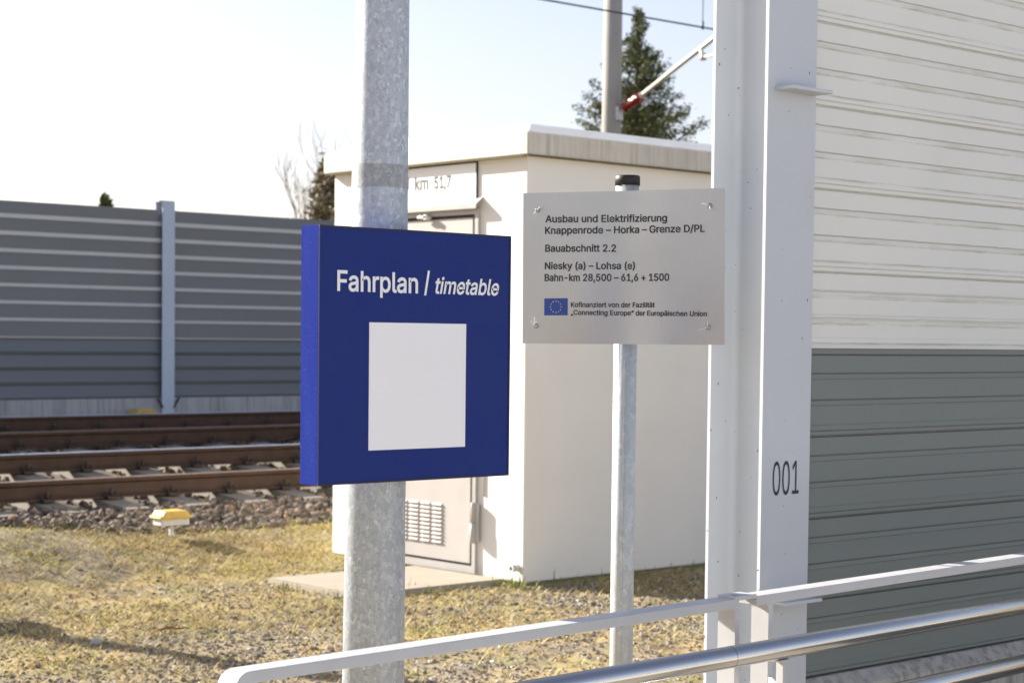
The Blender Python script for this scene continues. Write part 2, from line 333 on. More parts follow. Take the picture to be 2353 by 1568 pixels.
# ------------------------------------------------------------------ helpers: text
# letter outlines, in thousandths: character: (advance, corners, triangles)
GLYPHS = {
'bold': {
' ': (188, '', ''),
'(': (273, '74,206 75,245 79,286 85,326 94,367 105,408 117,446 131,483 147,517 167,555 260,555 234,497 219,460 206,423 194,386 184,347 177,311 171,275 168,239 167,207 168,177 171,147 176,117 182,87 192,54 203,21 216,-13 232,-51 260,-111 167,-111 136,-54 114,-1 96,50 84,102 76,155', '1,0,19 28,27,29 30,29,27 27,26,30 26,25,30 31,30,25 25,24,31 32,31,24 24,23,32 33,32,23 23,22,33 22,21,33 34,33,21 21,20,34 0,34,20 19,0,20 1,19,18 2,1,18 18,17,2 3,2,17 17,16,3 4,3,16 16,15,4 5,4,15 15,14,5 6,5,14 14,13,6 7,6,13 13,12,7 8,7,12 12,11,8 9,8,11 11,10,9'),
')': (273, '13,-111 42,-50 58,-12 71,23 82,56 91,89 98,119 103,149 105,178 106,207 105,239 102,275 96,311 89,348 79,386 68,423 55,460 40,497 13,555 106,555 127,517 142,483 156,446 169,408 179,367 188,326 194,286 198,245 200,206 197,155 189,101 176,49 159,-3 136,-54 106,-111', '29,28,8 9,8,28 28,27,9 1,0,34 34,33,1 2,1,33 33,32,2 3,2,32 4,3,32 32,31,4 5,4,31 31,30,5 6,5,30 7,6,30 30,29,7 29,8,7 9,27,10 27,26,10 11,10,26 26,25,11 12,11,25 25,24,12 13,12,24 24,23,13 14,13,23 23,22,14 15,14,22 22,21,15 16,15,21 21,20,16 17,16,20 20,19,17 18,17,19'),
'+': (453, '182,19 182,379 271,379 271,19 46,156 46,242 406,242 406,156 271,242 182,242 182,156 271,156', '2,1,9 0,3,10 8,2,9 9,5,10 5,4,10 8,9,11 9,10,11 3,11,10 6,8,11 7,6,11'),
',': (188, '19,-135 54,87 157,87 96,-135', '1,0,3 3,2,1'),
'-': (453, '352,260 352,172 99,172 99,260', '3,2,1 1,0,3'),
'.': (188, '95,-20 79,-18 65,-12 52,-2 42,10 36,25 34,41 36,57 42,72 52,84 65,94 79,100 95,102 111,100 126,94 139,84 149,72 155,57 157,41 155,25 149,10 139,-2 126,-12 111,-18', '6,5,4 7,6,9 9,8,7 1,0,2 3,2,0 6,4,3 9,6,3 22,21,23 19,18,20 18,17,15 16,15,17 20,18,21 18,15,12 13,12,15 14,13,15 23,21,0 21,18,0 18,12,0 3,0,12 9,3,12 10,9,12 11,10,12'),
'/': (249, '255,548 83,-92 -6,-92 166,548', '0,3,1 2,1,3'),
'0': (453, '227,-22 188,-19 152,-7 120,12 94,37 71,70 54,108 42,151 35,201 32,254 35,307 42,357 55,400 72,438 94,471 121,497 152,516 188,527 227,531 265,527 301,516 333,497 359,471 382,438 399,400 411,357 418,307 421,254 418,201 411,151 399,108 382,70 360,37 333,12 302,-7 265,-19 227,65 246,67 264,74 280,85 293,101 306,122 315,148 322,179 327,215 328,254 327,294 322,330 315,360 306,386 293,408 280,424 264,435 246,442 227,444 207,442 189,435 174,424 160,408 148,386 138,360 131,330 126,294 125,254 126,215 131,179 138,148 148,122 160,101 174,85 189,74 207,67', '8,7,65 65,64,8 9,8,64 64,63,9 63,62,9 10,9,62 62,61,10 11,10,61 1,71,2 71,70,2 56,55,16 55,17,16 2,70,3 70,69,3 4,3,69 69,68,4 5,4,68 68,67,5 6,5,67 67,66,6 7,6,66 65,7,66 11,61,60 12,11,60 60,59,12 13,12,59 59,58,13 14,13,58 58,57,14 15,14,57 57,56,15 56,16,15 37,0,35 18,53,19 37,35,34 38,37,34 53,52,20 19,53,20 29,28,43 44,43,28 28,27,44 45,44,27 46,45,27 27,26,46 47,46,26 26,25,47 38,34,33 39,38,33 33,32,39 40,39,32 32,31,40 41,40,31 31,30,41 42,41,30 30,29,42 29,43,42 47,25,48 25,24,48 49,48,24 24,23,49 50,49,23 23,22,50 51,50,22 22,21,51 52,51,21 20,52,21 71,1,0 36,71,0 0,37,36 53,18,54 55,54,18 17,55,18'),
'1': (453, '61,-15 61,70 406,70 406,-15 291,524 291,-15 197,-15 197,433 214,433 72,330 71,435 193,524 197,420 197,70 291,70', '1,0,6 3,2,5 5,2,14 9,12,7 10,9,7 11,10,7 7,8,11 8,4,11 1,6,13 6,5,13 14,13,5 12,13,14 4,8,14 8,12,14'),
'2': (453, '48,-15 48,54 223,239 241,258 257,276 270,292 281,306 290,320 296,333 301,345 304,358 305,371 304,386 300,399 294,410 287,420 277,428 266,435 254,440 239,443 224,444 207,443 192,439 180,434 169,426 160,417 152,406 147,393 144,378 141,346 49,346 52,393 60,424 73,450 90,474 111,494 136,510 163,522 193,529 225,531 256,529 286,522 313,510 337,495 358,476 374,453 387,428 394,401 397,373 395,352 392,332 385,312 376,292 364,271 348,249 329,226 305,198 278,169 168,54 168,72 405,72 405,-15 185,72', '29,28,30 31,30,28 28,27,31 32,31,27 33,32,27 27,26,33 34,33,26 26,25,34 25,35,34 38,22,21 39,20,19 18,40,19 39,19,40 20,39,21 38,21,39 1,0,58 58,59,1 59,2,1 35,25,24 36,35,24 24,23,36 37,36,23 23,22,37 22,38,37 55,54,5 6,5,54 54,53,6 7,6,53 53,52,7 8,7,52 52,51,8 9,8,51 51,50,9 10,9,50 50,49,10 11,10,49 49,48,11 12,11,48 48,47,12 47,46,12 13,12,46 46,45,13 14,13,45 45,44,14 15,14,44 44,43,15 16,15,43 43,42,16 58,0,61 61,60,58 2,59,57 57,56,2 3,2,56 4,3,56 56,55,4 55,5,4 16,42,17 42,41,17 18,17,41 40,18,41 58,60,62 57,59,62'),
'5': (453, '221,-22 190,-20 160,-14 133,-3 109,12 87,30 70,51 57,75 48,102 42,146 135,146 140,120 144,108 150,98 159,89 169,81 180,74 193,69 207,66 221,65 238,67 254,71 268,78 281,87 292,98 300,112 307,127 311,144 312,162 311,181 307,198 300,214 291,227 280,239 267,249 252,256 236,260 218,261 203,261 187,258 173,254 159,248 148,242 133,230 50,239 82,524 382,524 382,437 164,437 151,317 131,317 140,323 155,332 172,339 191,345 210,348 229,349 254,348 278,343 300,335 320,325 340,311 356,296 371,278 383,258 393,237 401,214 405,189 406,163 404,129 396,97 382,68 365,42 342,20 316,2 287,-12 255,-20 153,331', '50,45,44 49,52,77 6,5,13 13,12,6 7,6,12 12,11,7 8,7,11 11,10,8 9,8,10 50,44,43 43,42,50 18,17,1 55,37,56 18,1,0 0,19,18 37,55,38 54,38,55 1,17,2 16,2,17 38,54,53 2,16,3 16,15,3 4,3,15 15,14,4 5,4,14 13,5,14 50,42,41 49,50,41 41,40,49 40,39,49 39,38,49 38,53,49 52,49,53 50,51,48 45,50,48 35,57,36 76,21,20 57,35,58 21,76,75 22,21,75 35,34,59 58,35,59 70,69,27 28,27,69 69,68,28 68,67,28 29,28,67 67,66,29 22,75,74 23,22,74 74,73,23 24,23,73 73,72,24 25,24,72 72,71,25 26,25,71 71,70,26 70,27,26 29,66,30 66,65,30 31,30,65 65,64,31 64,63,31 32,31,63 63,62,32 33,32,62 62,61,33 61,60,33 34,33,60 59,34,60 76,20,0 19,0,20 56,37,36 36,57,56 47,46,48 45,48,46 48,51,77'),
'6': (453, '226,-22 194,-20 162,-12 134,1 110,19 88,41 71,67 58,96 50,128 48,162 50,189 56,217 65,245 79,275 99,311 124,349 244,524 350,524 159,246 119,246 138,279 145,289 154,299 165,308 177,315 190,321 204,326 219,329 235,330 267,327 297,320 323,308 347,292 367,271 383,247 395,220 402,189 404,157 402,124 394,93 381,65 364,40 342,18 318,1 290,-12 259,-20 226,64 242,65 257,69 270,76 282,85 292,96 301,109 307,123 311,140 312,157 311,175 307,192 301,206 292,219 282,230 271,238 258,244 243,248 226,250 210,248 195,245 182,238 170,230 160,219 152,207 146,192 142,176 140,158 142,140 146,123 152,109 160,96 170,85 182,76 195,69 210,65 216,328', '8,7,74 74,73,8 9,8,73 73,72,9 10,9,72 11,10,72 72,71,11 71,19,11 12,11,19 13,12,19 19,20,13 14,13,20 20,21,14 69,68,18 80,1,81 1,80,2 80,79,2 18,68,67 67,66,18 64,27,82 2,79,3 79,78,3 4,3,78 78,77,4 5,4,77 77,76,5 6,5,76 76,75,6 7,6,75 74,7,75 19,71,70 70,69,19 69,18,19 14,21,22 15,14,22 22,23,15 23,24,15 24,25,15 25,26,15 27,64,28 46,0,47 28,64,63 47,0,45 48,47,45 45,44,48 44,49,48 61,30,62 30,29,62 63,62,29 28,63,29 41,40,52 53,52,40 40,39,53 39,38,53 54,53,38 38,37,54 55,54,37 56,55,37 37,36,56 57,56,36 36,35,57 35,34,57 58,57,34 34,33,58 49,44,43 50,49,43 43,42,50 51,50,42 42,41,51 41,52,51 58,33,59 33,32,59 60,59,32 32,31,60 61,60,31 30,61,31 81,1,0 0,46,81 15,26,16 18,66,82 66,65,82 65,64,82 16,26,82 17,16,82'),
'7': (453, '72,-15 308,452 308,437 47,437 47,524 406,524 406,445 174,-15 300,437', '1,2,6 6,5,1 6,2,7 3,8,1 4,3,1 1,5,4 7,2,8 0,7,8'),
'8': (453, '226,-22 192,-20 159,-14 129,-3 103,12 80,31 61,53 47,78 39,106 36,135 38,158 43,181 51,202 62,221 76,238 91,253 109,265 129,274 137,277 137,256 122,262 99,278 80,299 66,323 57,351 55,380 57,408 65,435 77,458 94,479 115,498 139,512 166,523 195,529 226,531 257,529 287,523 313,512 337,498 358,479 374,458 387,435 395,408 397,380 395,351 386,324 372,299 353,278 330,262 316,256 316,276 324,274 343,265 361,253 377,238 390,221 401,202 410,181 415,158 416,135 414,106 405,78 391,53 373,31 350,12 323,-3 294,-14 261,-20 226,65 246,66 263,69 278,74 291,81 302,90 310,100 316,111 320,124 321,139 320,154 316,168 309,180 300,191 289,201 276,209 261,215 244,218 226,220 208,218 191,215 176,209 163,201 152,191 143,180 136,168 132,154 131,139 132,124 136,111 142,100 150,90 161,81 174,74 189,69 207,66 226,305 241,306 255,309 267,314 278,321 287,329 294,339 299,350 303,362 304,376 303,389 299,401 294,412 287,421 279,429 268,436 256,440 242,443 226,444 211,443 196,440 184,436 174,429 165,421 158,412 153,401 149,389 148,376 149,362 153,349 158,339 165,329 174,321 185,314 197,309 211,306 339,267 114,267', '20,16,15 20,15,19 6,5,98 98,97,6 7,6,97 97,96,7 8,7,96 9,8,96 96,95,9 10,9,95 95,94,10 11,10,94 94,93,11 12,11,93 13,12,93 21,17,22 86,104,139 86,139,87 138,87,139 102,1,103 87,138,88 124,123,33 1,102,2 101,2,102 125,124,32 124,33,32 2,101,3 101,100,3 4,3,100 100,99,4 5,4,99 98,5,99 13,93,92 14,13,92 92,91,14 15,14,91 19,15,91 91,90,19 90,89,19 89,88,19 88,138,19 18,19,138 138,137,18 137,136,18 136,135,18 135,134,18 17,18,134 22,17,134 134,133,22 23,22,133 133,132,23 24,23,132 132,131,24 25,24,131 131,130,25 26,25,130 130,129,26 27,26,129 28,27,129 129,128,28 29,28,128 128,127,29 30,29,127 127,126,30 31,30,126 126,125,31 125,32,31 68,0,69 85,106,105 69,0,67 67,70,69 106,85,84 120,35,121 34,121,35 70,67,66 66,71,70 120,119,36 35,120,36 48,52,140 63,62,74 75,74,62 62,61,75 76,75,61 61,60,76 60,59,76 77,76,59 59,58,77 78,77,58 58,57,78 79,78,57 57,56,79 56,55,79 48,49,53 52,48,53 51,47,46 71,66,65 72,71,65 65,64,72 73,72,64 64,63,73 63,74,73 79,55,80 55,54,80 81,80,54 54,53,81 53,49,81 82,81,49 83,82,49 84,83,49 106,84,49 49,50,106 107,106,50 108,107,50 109,108,50 110,109,50 50,51,110 51,46,110 111,110,46 46,45,111 112,111,45 45,44,112 113,112,44 44,43,113 114,113,43 43,42,114 115,114,42 42,41,115 41,40,115 116,115,40 40,39,116 117,116,39 39,38,117 118,117,38 38,37,118 119,118,37 36,119,37 103,1,0 0,68,103 85,105,86 104,86,105 121,34,122 123,122,34 33,123,34 47,51,140 17,21,141 16,20,141'),
'A': (480, '-6,-15 191,524 287,524 485,-15 384,-15 273,297 266,317 258,341 249,367 240,398 229,434 211,494 266,494 248,433 237,397 228,366 219,340 212,317 205,297 96,-15 94,127 94,214 385,214 385,127 239,402 302,214 176,214 146,127 333,127', '0,20,21 20,0,19 0,21,1 10,15,14 15,10,16 21,18,17 17,16,21 1,21,16 16,10,1 10,11,1 13,9,8 13,8,7 22,23,3 3,23,4 22,5,25 22,3,2 5,22,6 7,6,22 22,2,7 13,7,2 12,13,2 1,11,12 12,2,1 18,21,26 10,14,24 9,13,24 4,23,28 23,22,25 20,19,27 21,20,26 26,20,27 25,26,27 28,25,27 23,25,28'),
'B': (456, '45,-15 45,524 242,524 276,522 308,515 336,504 359,490 379,471 394,450 405,426 412,400 414,374 412,352 408,331 400,313 391,298 379,284 365,273 351,264 335,257 330,256 330,275 335,275 354,268 372,259 388,246 403,229 416,211 426,189 432,163 433,136 431,109 425,83 414,59 398,37 376,19 351,4 321,-7 286,-13 247,-15 140,73 244,73 278,75 303,82 320,92 331,104 338,120 340,137 339,150 335,164 329,176 321,187 311,196 298,204 284,210 267,214 248,215 140,215 140,301 237,301 254,302 268,305 281,310 293,317 302,325 310,335 316,346 319,358 320,372 318,389 312,405 302,417 287,427 267,434 239,436 140,436 355,267', '40,57,0 1,0,57 74,2,75 59,58,57 1,57,58 58,75,1 75,2,1 60,56,55 55,61,60 40,0,39 39,41,40 59,57,56 56,60,59 73,3,74 2,74,3 41,39,38 42,41,38 38,37,42 37,43,42 72,4,73 3,73,4 18,24,76 24,18,19 23,17,22 17,16,22 34,33,45 33,32,45 46,45,32 32,31,46 47,46,31 31,30,47 30,29,47 48,47,29 29,28,48 49,48,28 28,27,49 50,49,27 27,26,50 26,25,50 24,19,25 43,37,36 44,43,36 36,35,44 35,34,44 34,45,44 50,25,51 25,19,51 19,20,51 52,51,20 53,52,20 54,53,20 55,54,20 61,55,20 20,21,61 62,61,21 63,62,21 64,63,21 65,64,21 21,22,65 22,16,65 16,15,65 66,65,15 15,14,66 14,13,66 67,66,13 13,12,67 68,67,12 12,11,68 11,10,68 69,68,10 10,9,69 70,69,9 9,8,70 8,7,70 71,70,7 7,6,71 6,5,71 72,71,5 4,72,5 17,23,76'),
'C': (510, '267,-22 223,-19 180,-7 142,12 108,37 79,70 56,108 39,152 28,201 25,254 28,307 39,357 56,400 79,438 108,471 142,497 180,516 223,527 267,531 294,530 320,526 345,519 369,510 391,498 412,483 430,467 447,447 461,426 473,403 482,378 492,333 397,333 389,360 383,374 376,386 368,397 359,407 348,416 337,423 324,429 311,434 297,437 282,440 268,440 240,438 215,431 192,419 172,403 154,382 139,357 128,328 121,293 119,254 121,216 128,181 139,151 154,126 172,105 192,89 215,78 240,71 268,68 282,69 297,71 311,75 324,80 337,86 348,93 359,102 368,112 376,123 383,135 389,149 397,176 492,176 482,131 473,106 461,83 447,62 431,42 412,26 392,11 369,-1 345,-10 321,-17 294,-21', '7,6,55 55,54,7 8,7,54 54,53,8 9,8,53 53,52,9 52,51,9 10,9,51 51,50,10 11,10,50 50,49,11 12,11,49 49,48,12 13,12,48 1,59,2 59,58,2 46,45,16 45,17,16 0,61,60 85,63,62 85,62,0 61,0,62 18,44,43 43,42,18 42,19,18 0,60,1 59,1,60 17,45,44 44,18,17 2,58,3 58,57,3 4,3,57 5,4,57 57,56,5 6,5,56 55,6,56 13,48,47 14,13,47 15,14,47 47,46,15 46,16,15 40,20,41 39,21,40 20,40,21 64,84,83 65,64,83 83,82,65 66,65,82 39,38,22 21,39,22 77,76,71 72,71,76 76,75,72 73,72,75 75,74,73 30,29,31 32,31,29 29,28,32 33,32,28 28,27,33 66,82,81 67,66,81 81,80,67 68,67,80 80,79,68 69,68,79 79,78,69 70,69,78 78,77,70 77,71,70 33,27,34 27,26,34 35,34,26 26,25,35 36,35,25 25,24,36 37,36,24 24,23,37 38,37,23 22,38,23 63,85,84 84,64,63 19,42,41 41,20,19'),
'D': (502, '219,-15 80,-15 80,73 214,73 251,75 284,82 310,94 332,110 351,131 365,156 375,184 382,218 384,255 382,292 375,326 365,354 351,378 333,399 312,415 286,426 255,434 220,436 78,436 78,524 226,524 274,521 320,510 360,492 395,467 425,435 447,398 464,356 474,307 477,255 474,203 464,154 447,112 424,74 394,42 358,17 317,-1 270,-12 140,524 140,-15 45,-15 45,524 140,73 140,436', '45,44,22 22,23,45 0,3,43 43,3,46 43,2,1 44,1,2 22,44,2 21,42,47 23,22,42 41,5,4 24,20,25 19,18,26 5,41,40 40,6,5 25,20,19 19,26,25 41,4,0 3,0,4 20,24,21 42,21,24 37,36,8 9,8,36 36,35,9 10,9,35 35,34,10 11,10,34 34,33,11 33,12,11 12,33,13 33,32,13 14,13,32 32,31,14 15,14,31 31,30,15 16,15,30 30,29,16 17,16,29 29,28,17 27,17,28 6,40,39 7,6,39 39,38,7 38,37,7 37,8,7 17,27,18 26,18,27 2,43,46 22,2,47 2,46,47 42,22,47'),
'E': (419, '45,-15 45,524 388,524 388,436 140,436 140,301 371,301 371,213 140,213 140,73 391,73 391,-15', '0,9,8 1,0,8 8,5,1 5,4,1 9,0,11 11,10,9 5,8,7 7,6,5 3,2,4 1,4,2'),
'F': (410, '45,-15 45,524 385,524 385,436 140,436 140,294 362,294 362,206 140,206 140,-15', '9,8,0 8,5,0 1,0,5 3,2,4 5,8,7 7,6,5 1,5,4 4,2,1'),
'G': (520, '269,-22 223,-19 180,-7 141,12 107,38 78,71 55,109 38,152 28,202 25,254 28,307 38,356 55,400 78,438 107,471 141,497 178,516 221,527 265,531 293,530 320,525 345,518 369,509 392,496 413,481 432,464 448,445 462,424 474,402 483,377 494,333 397,333 388,359 381,372 374,385 366,396 357,406 347,415 336,422 323,429 311,434 297,437 281,440 266,440 239,438 214,431 192,419 171,403 154,382 139,357 128,328 121,293 119,254 121,216 128,181 139,151 154,127 172,106 193,90 216,78 241,71 269,68 294,70 317,76 337,85 355,97 370,112 383,131 392,152 397,176 401,221 440,199 267,184 267,271 493,271 493,199 490,158 480,118 464,83 443,52 415,26 384,5 349,-10 310,-19 399,195', '7,6,55 55,54,7 8,7,54 54,53,8 9,8,53 53,52,9 52,51,9 10,9,51 51,50,10 11,10,50 50,49,11 12,11,49 49,48,12 13,12,48 59,58,2 46,45,16 45,17,16 43,18,44 60,1,0 0,61,60 18,43,42 42,19,18 59,2,1 1,60,59 17,45,44 44,18,17 2,58,3 58,57,3 4,3,57 5,4,57 57,56,5 6,5,56 55,6,56 13,48,47 14,13,47 15,14,47 47,46,15 46,16,15 83,63,62 39,21,40 21,20,40 41,40,20 63,83,82 64,63,82 82,81,64 81,65,64 39,38,22 21,39,22 69,68,71 71,68,77 77,76,71 76,75,71 75,74,71 70,71,74 30,29,31 32,31,29 29,28,32 65,81,80 66,65,80 80,79,66 79,78,66 67,66,78 78,77,67 77,68,67 32,28,33 28,27,33 34,33,27 27,26,34 35,34,26 26,25,35 36,35,25 25,24,36 37,36,24 24,23,37 38,37,23 22,38,23 83,62,0 61,0,62 73,72,70 19,42,41 41,20,19 70,74,73 70,72,84 69,71,84'),
'H': (517, '45,-15 45,524 140,524 140,304 377,304 377,524 472,524 472,-15 377,-15 377,216 140,216 140,-15', '0,11,10 1,0,10 10,3,1 3,2,1 9,8,7 7,6,9 4,9,6 6,5,4 3,10,9 9,4,3'),
'K': (467, '95,122 89,221 104,241 116,256 127,271 139,285 151,300 163,314 175,327 188,341 200,355 357,524 473,520 237,260 234,260 45,-15 45,524 140,524 140,334 139,225 140,193 140,-15 364,-15 168,260 229,335 477,-14 140,167 140,286 262,287 195,222', '16,15,1 1,15,0 16,1,2 4,5,18 0,15,21 1,0,20 20,19,1 2,1,19 3,2,19 19,4,3 4,18,3 2,3,18 16,2,18 18,17,16 7,6,23 24,14,13 22,25,13 28,12,24 12,11,24 7,23,8 9,8,24 10,9,24 24,11,10 26,29,20 19,20,23 23,6,27 0,21,26 20,0,26 5,4,19 27,5,19 19,23,27 18,5,27 13,25,28 24,13,28 14,24,23 24,8,23 14,23,29 23,20,29 13,14,29 22,13,29'),
'L': (393, '45,-15 45,524 140,524 140,73 377,73 377,-15', '1,0,3 3,0,5 5,4,3 1,3,2'),
'N': (523, '45,-15 45,524 145,524 356,191 362,182 369,171 376,159 384,145 392,130 401,114 410,97 419,80 437,43 391,36 388,71 386,89 385,107 384,125 384,142 384,157 383,195 383,524 479,524 479,-15 378,-15 189,282 164,323 155,338 145,355 135,373 83,464 134,472 138,384 140,328 140,291 140,-15 138,367 384,145', '1,0,30 35,34,0 30,0,34 34,33,30 33,29,30 28,27,32 30,31,2 1,30,2 12,23,11 23,22,11 23,12,24 12,13,24 13,14,24 19,7,8 20,19,8 8,9,20 9,10,20 10,11,20 11,22,20 21,20,22 5,4,16 16,17,5 6,5,17 17,18,6 29,33,36 28,32,36 4,3,16 24,14,25 14,15,25 3,25,15 15,16,3 7,19,37 6,18,37 27,26,32 2,31,3 25,3,26 3,31,26 31,32,26'),
'P': (445, '45,-15 45,524 236,524 274,522 310,514 340,501 366,484 387,462 403,437 415,409 422,379 424,348 422,316 415,286 403,258 387,233 366,211 340,194 310,181 274,173 236,170 94,170 94,258 232,258 255,259 274,263 290,270 302,278 312,288 319,300 324,314 328,331 329,348 328,365 324,381 319,395 312,406 302,417 290,425 274,431 255,435 232,437 140,437 140,-15 140,258 140,170', '43,21,0 21,22,0 1,0,22 40,2,41 42,41,2 1,22,42 42,2,1 19,25,24 25,19,18 18,26,25 38,4,39 3,39,4 19,24,20 23,20,24 39,3,40 2,40,3 16,15,28 29,28,15 15,14,29 14,13,29 30,29,13 13,12,30 31,30,12 12,11,31 32,31,11 33,32,11 11,10,33 34,33,10 10,9,34 35,34,9 9,8,35 8,7,35 36,35,7 7,6,36 26,18,17 27,26,17 17,16,27 16,28,27 36,6,37 6,5,37 38,37,5 4,38,5 42,22,44 21,43,45 23,44,45 20,23,45'),
'U': (517, '259,-24 219,-21 180,-12 147,2 117,21 91,44 71,72 57,103 47,137 45,172 45,524 140,524 140,179 141,157 146,138 154,121 165,106 179,92 194,82 213,74 235,69 259,67 283,69 305,74 323,82 339,92 353,105 363,121 371,138 376,157 377,179 377,524 473,524 473,172 470,137 461,103 446,72 426,44 400,21 371,2 337,-12 299,-21', '9,8,13 13,12,9 10,9,12 12,11,10 18,2,19 20,1,0 19,2,1 1,20,19 2,18,3 17,3,18 3,17,4 17,16,4 5,4,16 16,15,5 6,5,15 7,6,15 15,14,7 8,7,14 13,8,14 41,23,22 23,41,40 24,23,40 40,39,24 39,25,24 35,34,28 29,28,34 34,33,29 30,29,33 33,32,30 31,30,32 25,39,38 26,25,38 38,37,26 27,26,37 37,36,27 36,35,27 35,28,27 41,22,0 22,21,0 20,0,21'),
'a': (389, '160,-24 135,-22 110,-17 88,-9 67,2 49,18 35,36 24,57 17,82 15,108 16,131 21,151 30,169 41,184 55,197 70,207 86,214 104,221 122,226 140,229 158,233 176,235 232,242 243,244 252,246 257,248 259,250 259,251 260,256 260,256 259,269 257,280 253,289 248,297 241,303 233,308 223,312 210,314 196,315 180,314 167,312 155,308 145,303 136,297 129,290 123,283 118,275 108,255 19,281 37,320 52,341 68,358 87,371 107,382 128,390 150,396 172,399 194,400 209,399 225,397 242,394 260,390 278,383 294,373 310,361 324,346 336,327 345,306 350,280 352,252 352,-15 261,-15 261,36 281,36 280,34 272,24 263,13 251,3 237,-6 221,-13 203,-19 182,-23 170,61 189,62 206,66 220,72 232,80 242,90 250,101 255,113 259,125 260,139 263,163 281,174 273,170 264,167 255,165 244,163 234,161 202,156 178,153 164,151 151,148 140,144 130,140 121,135 115,129 111,123 108,115 107,105 108,96 111,88 114,82 120,76 127,71 135,67 146,64 158,62 261,12', '6,5,112 112,111,6 7,6,111 111,110,7 8,7,110 110,109,8 9,8,109 109,108,9 10,9,108 11,10,108 108,107,11 12,11,107 13,12,107 49,48,47 0,82,117 101,100,20 100,21,20 40,39,55 39,56,55 0,117,1 117,116,1 18,103,102 19,18,102 102,101,19 101,20,19 41,40,54 40,55,54 1,116,2 116,115,2 3,2,115 115,114,3 4,3,114 114,113,4 5,4,113 112,5,113 13,107,106 14,13,106 15,14,106 106,105,15 16,15,105 105,104,16 17,16,104 104,103,17 103,18,17 49,47,46 46,45,49 50,49,45 45,44,50 51,50,44 44,43,51 52,51,43 43,42,52 53,52,42 42,41,53 41,54,53 83,81,80 36,59,37 58,37,59 83,80,79 84,83,79 37,58,38 57,38,58 84,79,78 22,99,98 98,97,22 97,96,22 96,23,22 59,36,60 74,75,70 73,74,70 93,73,70 70,69,93 70,75,71 76,71,75 90,89,73 73,93,90 91,90,93 92,91,93 26,25,93 93,69,26 27,26,69 28,27,69 29,28,69 69,68,29 30,29,68 68,67,30 31,30,67 67,66,31 77,118,72 78,77,72 84,78,72 85,84,72 86,85,72 87,86,72 72,73,87 88,87,73 73,89,88 23,96,95 95,94,23 24,23,94 94,93,24 93,25,24 31,66,32 66,65,32 33,32,65 65,64,33 64,63,33 34,33,63 63,62,34 35,34,62 62,61,35 36,35,61 60,36,61 82,0,81 81,83,82 21,100,99 99,22,21 38,57,39 56,39,57 71,76,118'),
'b': (424, '230,-24 206,-22 184,-18 165,-10 150,-1 137,10 126,21 118,32 111,42 110,43 127,43 127,-15 37,-15 37,524 129,524 129,335 110,335 111,336 118,345 126,356 136,367 149,377 164,387 183,394 205,399 229,400 262,397 293,388 321,374 346,354 367,328 384,299 396,266 403,228 406,189 403,149 396,111 384,78 368,49 346,23 322,3 294,-12 262,-21 220,62 239,64 256,69 270,78 282,90 293,105 301,122 307,142 311,165 313,189 311,213 308,236 301,256 293,273 283,287 270,299 256,307 239,313 220,314 201,313 184,308 170,299 158,288 148,274 139,257 133,237 129,214 128,189 129,164 133,141 140,121 148,103 159,89 171,77 185,69 202,64 129,360 127,20', '13,12,16 7,8,12 9,12,8 13,16,17 17,18,13 18,19,13 7,12,11 11,6,7 12,9,72 72,71,12 71,70,12 70,69,12 16,12,69 69,68,16 2,78,3 78,77,3 63,62,22 23,22,62 3,77,4 5,4,77 63,22,21 5,77,10 77,76,10 76,75,10 75,74,10 9,10,74 74,73,9 72,9,73 16,68,67 67,66,16 15,16,66 66,65,15 65,64,15 64,63,15 63,21,15 21,20,15 15,20,79 61,25,24 43,1,0 0,44,43 25,61,60 44,0,42 45,44,42 42,41,45 41,46,45 58,27,59 27,26,59 60,59,26 25,60,26 37,36,49 50,49,36 36,35,50 51,50,35 35,34,51 52,51,34 53,52,34 34,33,53 54,53,33 33,32,54 55,54,32 32,31,55 46,41,40 40,39,46 47,46,39 39,38,47 48,47,38 38,37,48 37,49,48 55,31,56 31,30,56 57,56,30 30,29,57 58,57,29 29,28,58 27,58,28 78,2,1 1,43,78 61,24,62 23,62,24 13,19,79 14,13,79 6,11,80 5,10,80'),
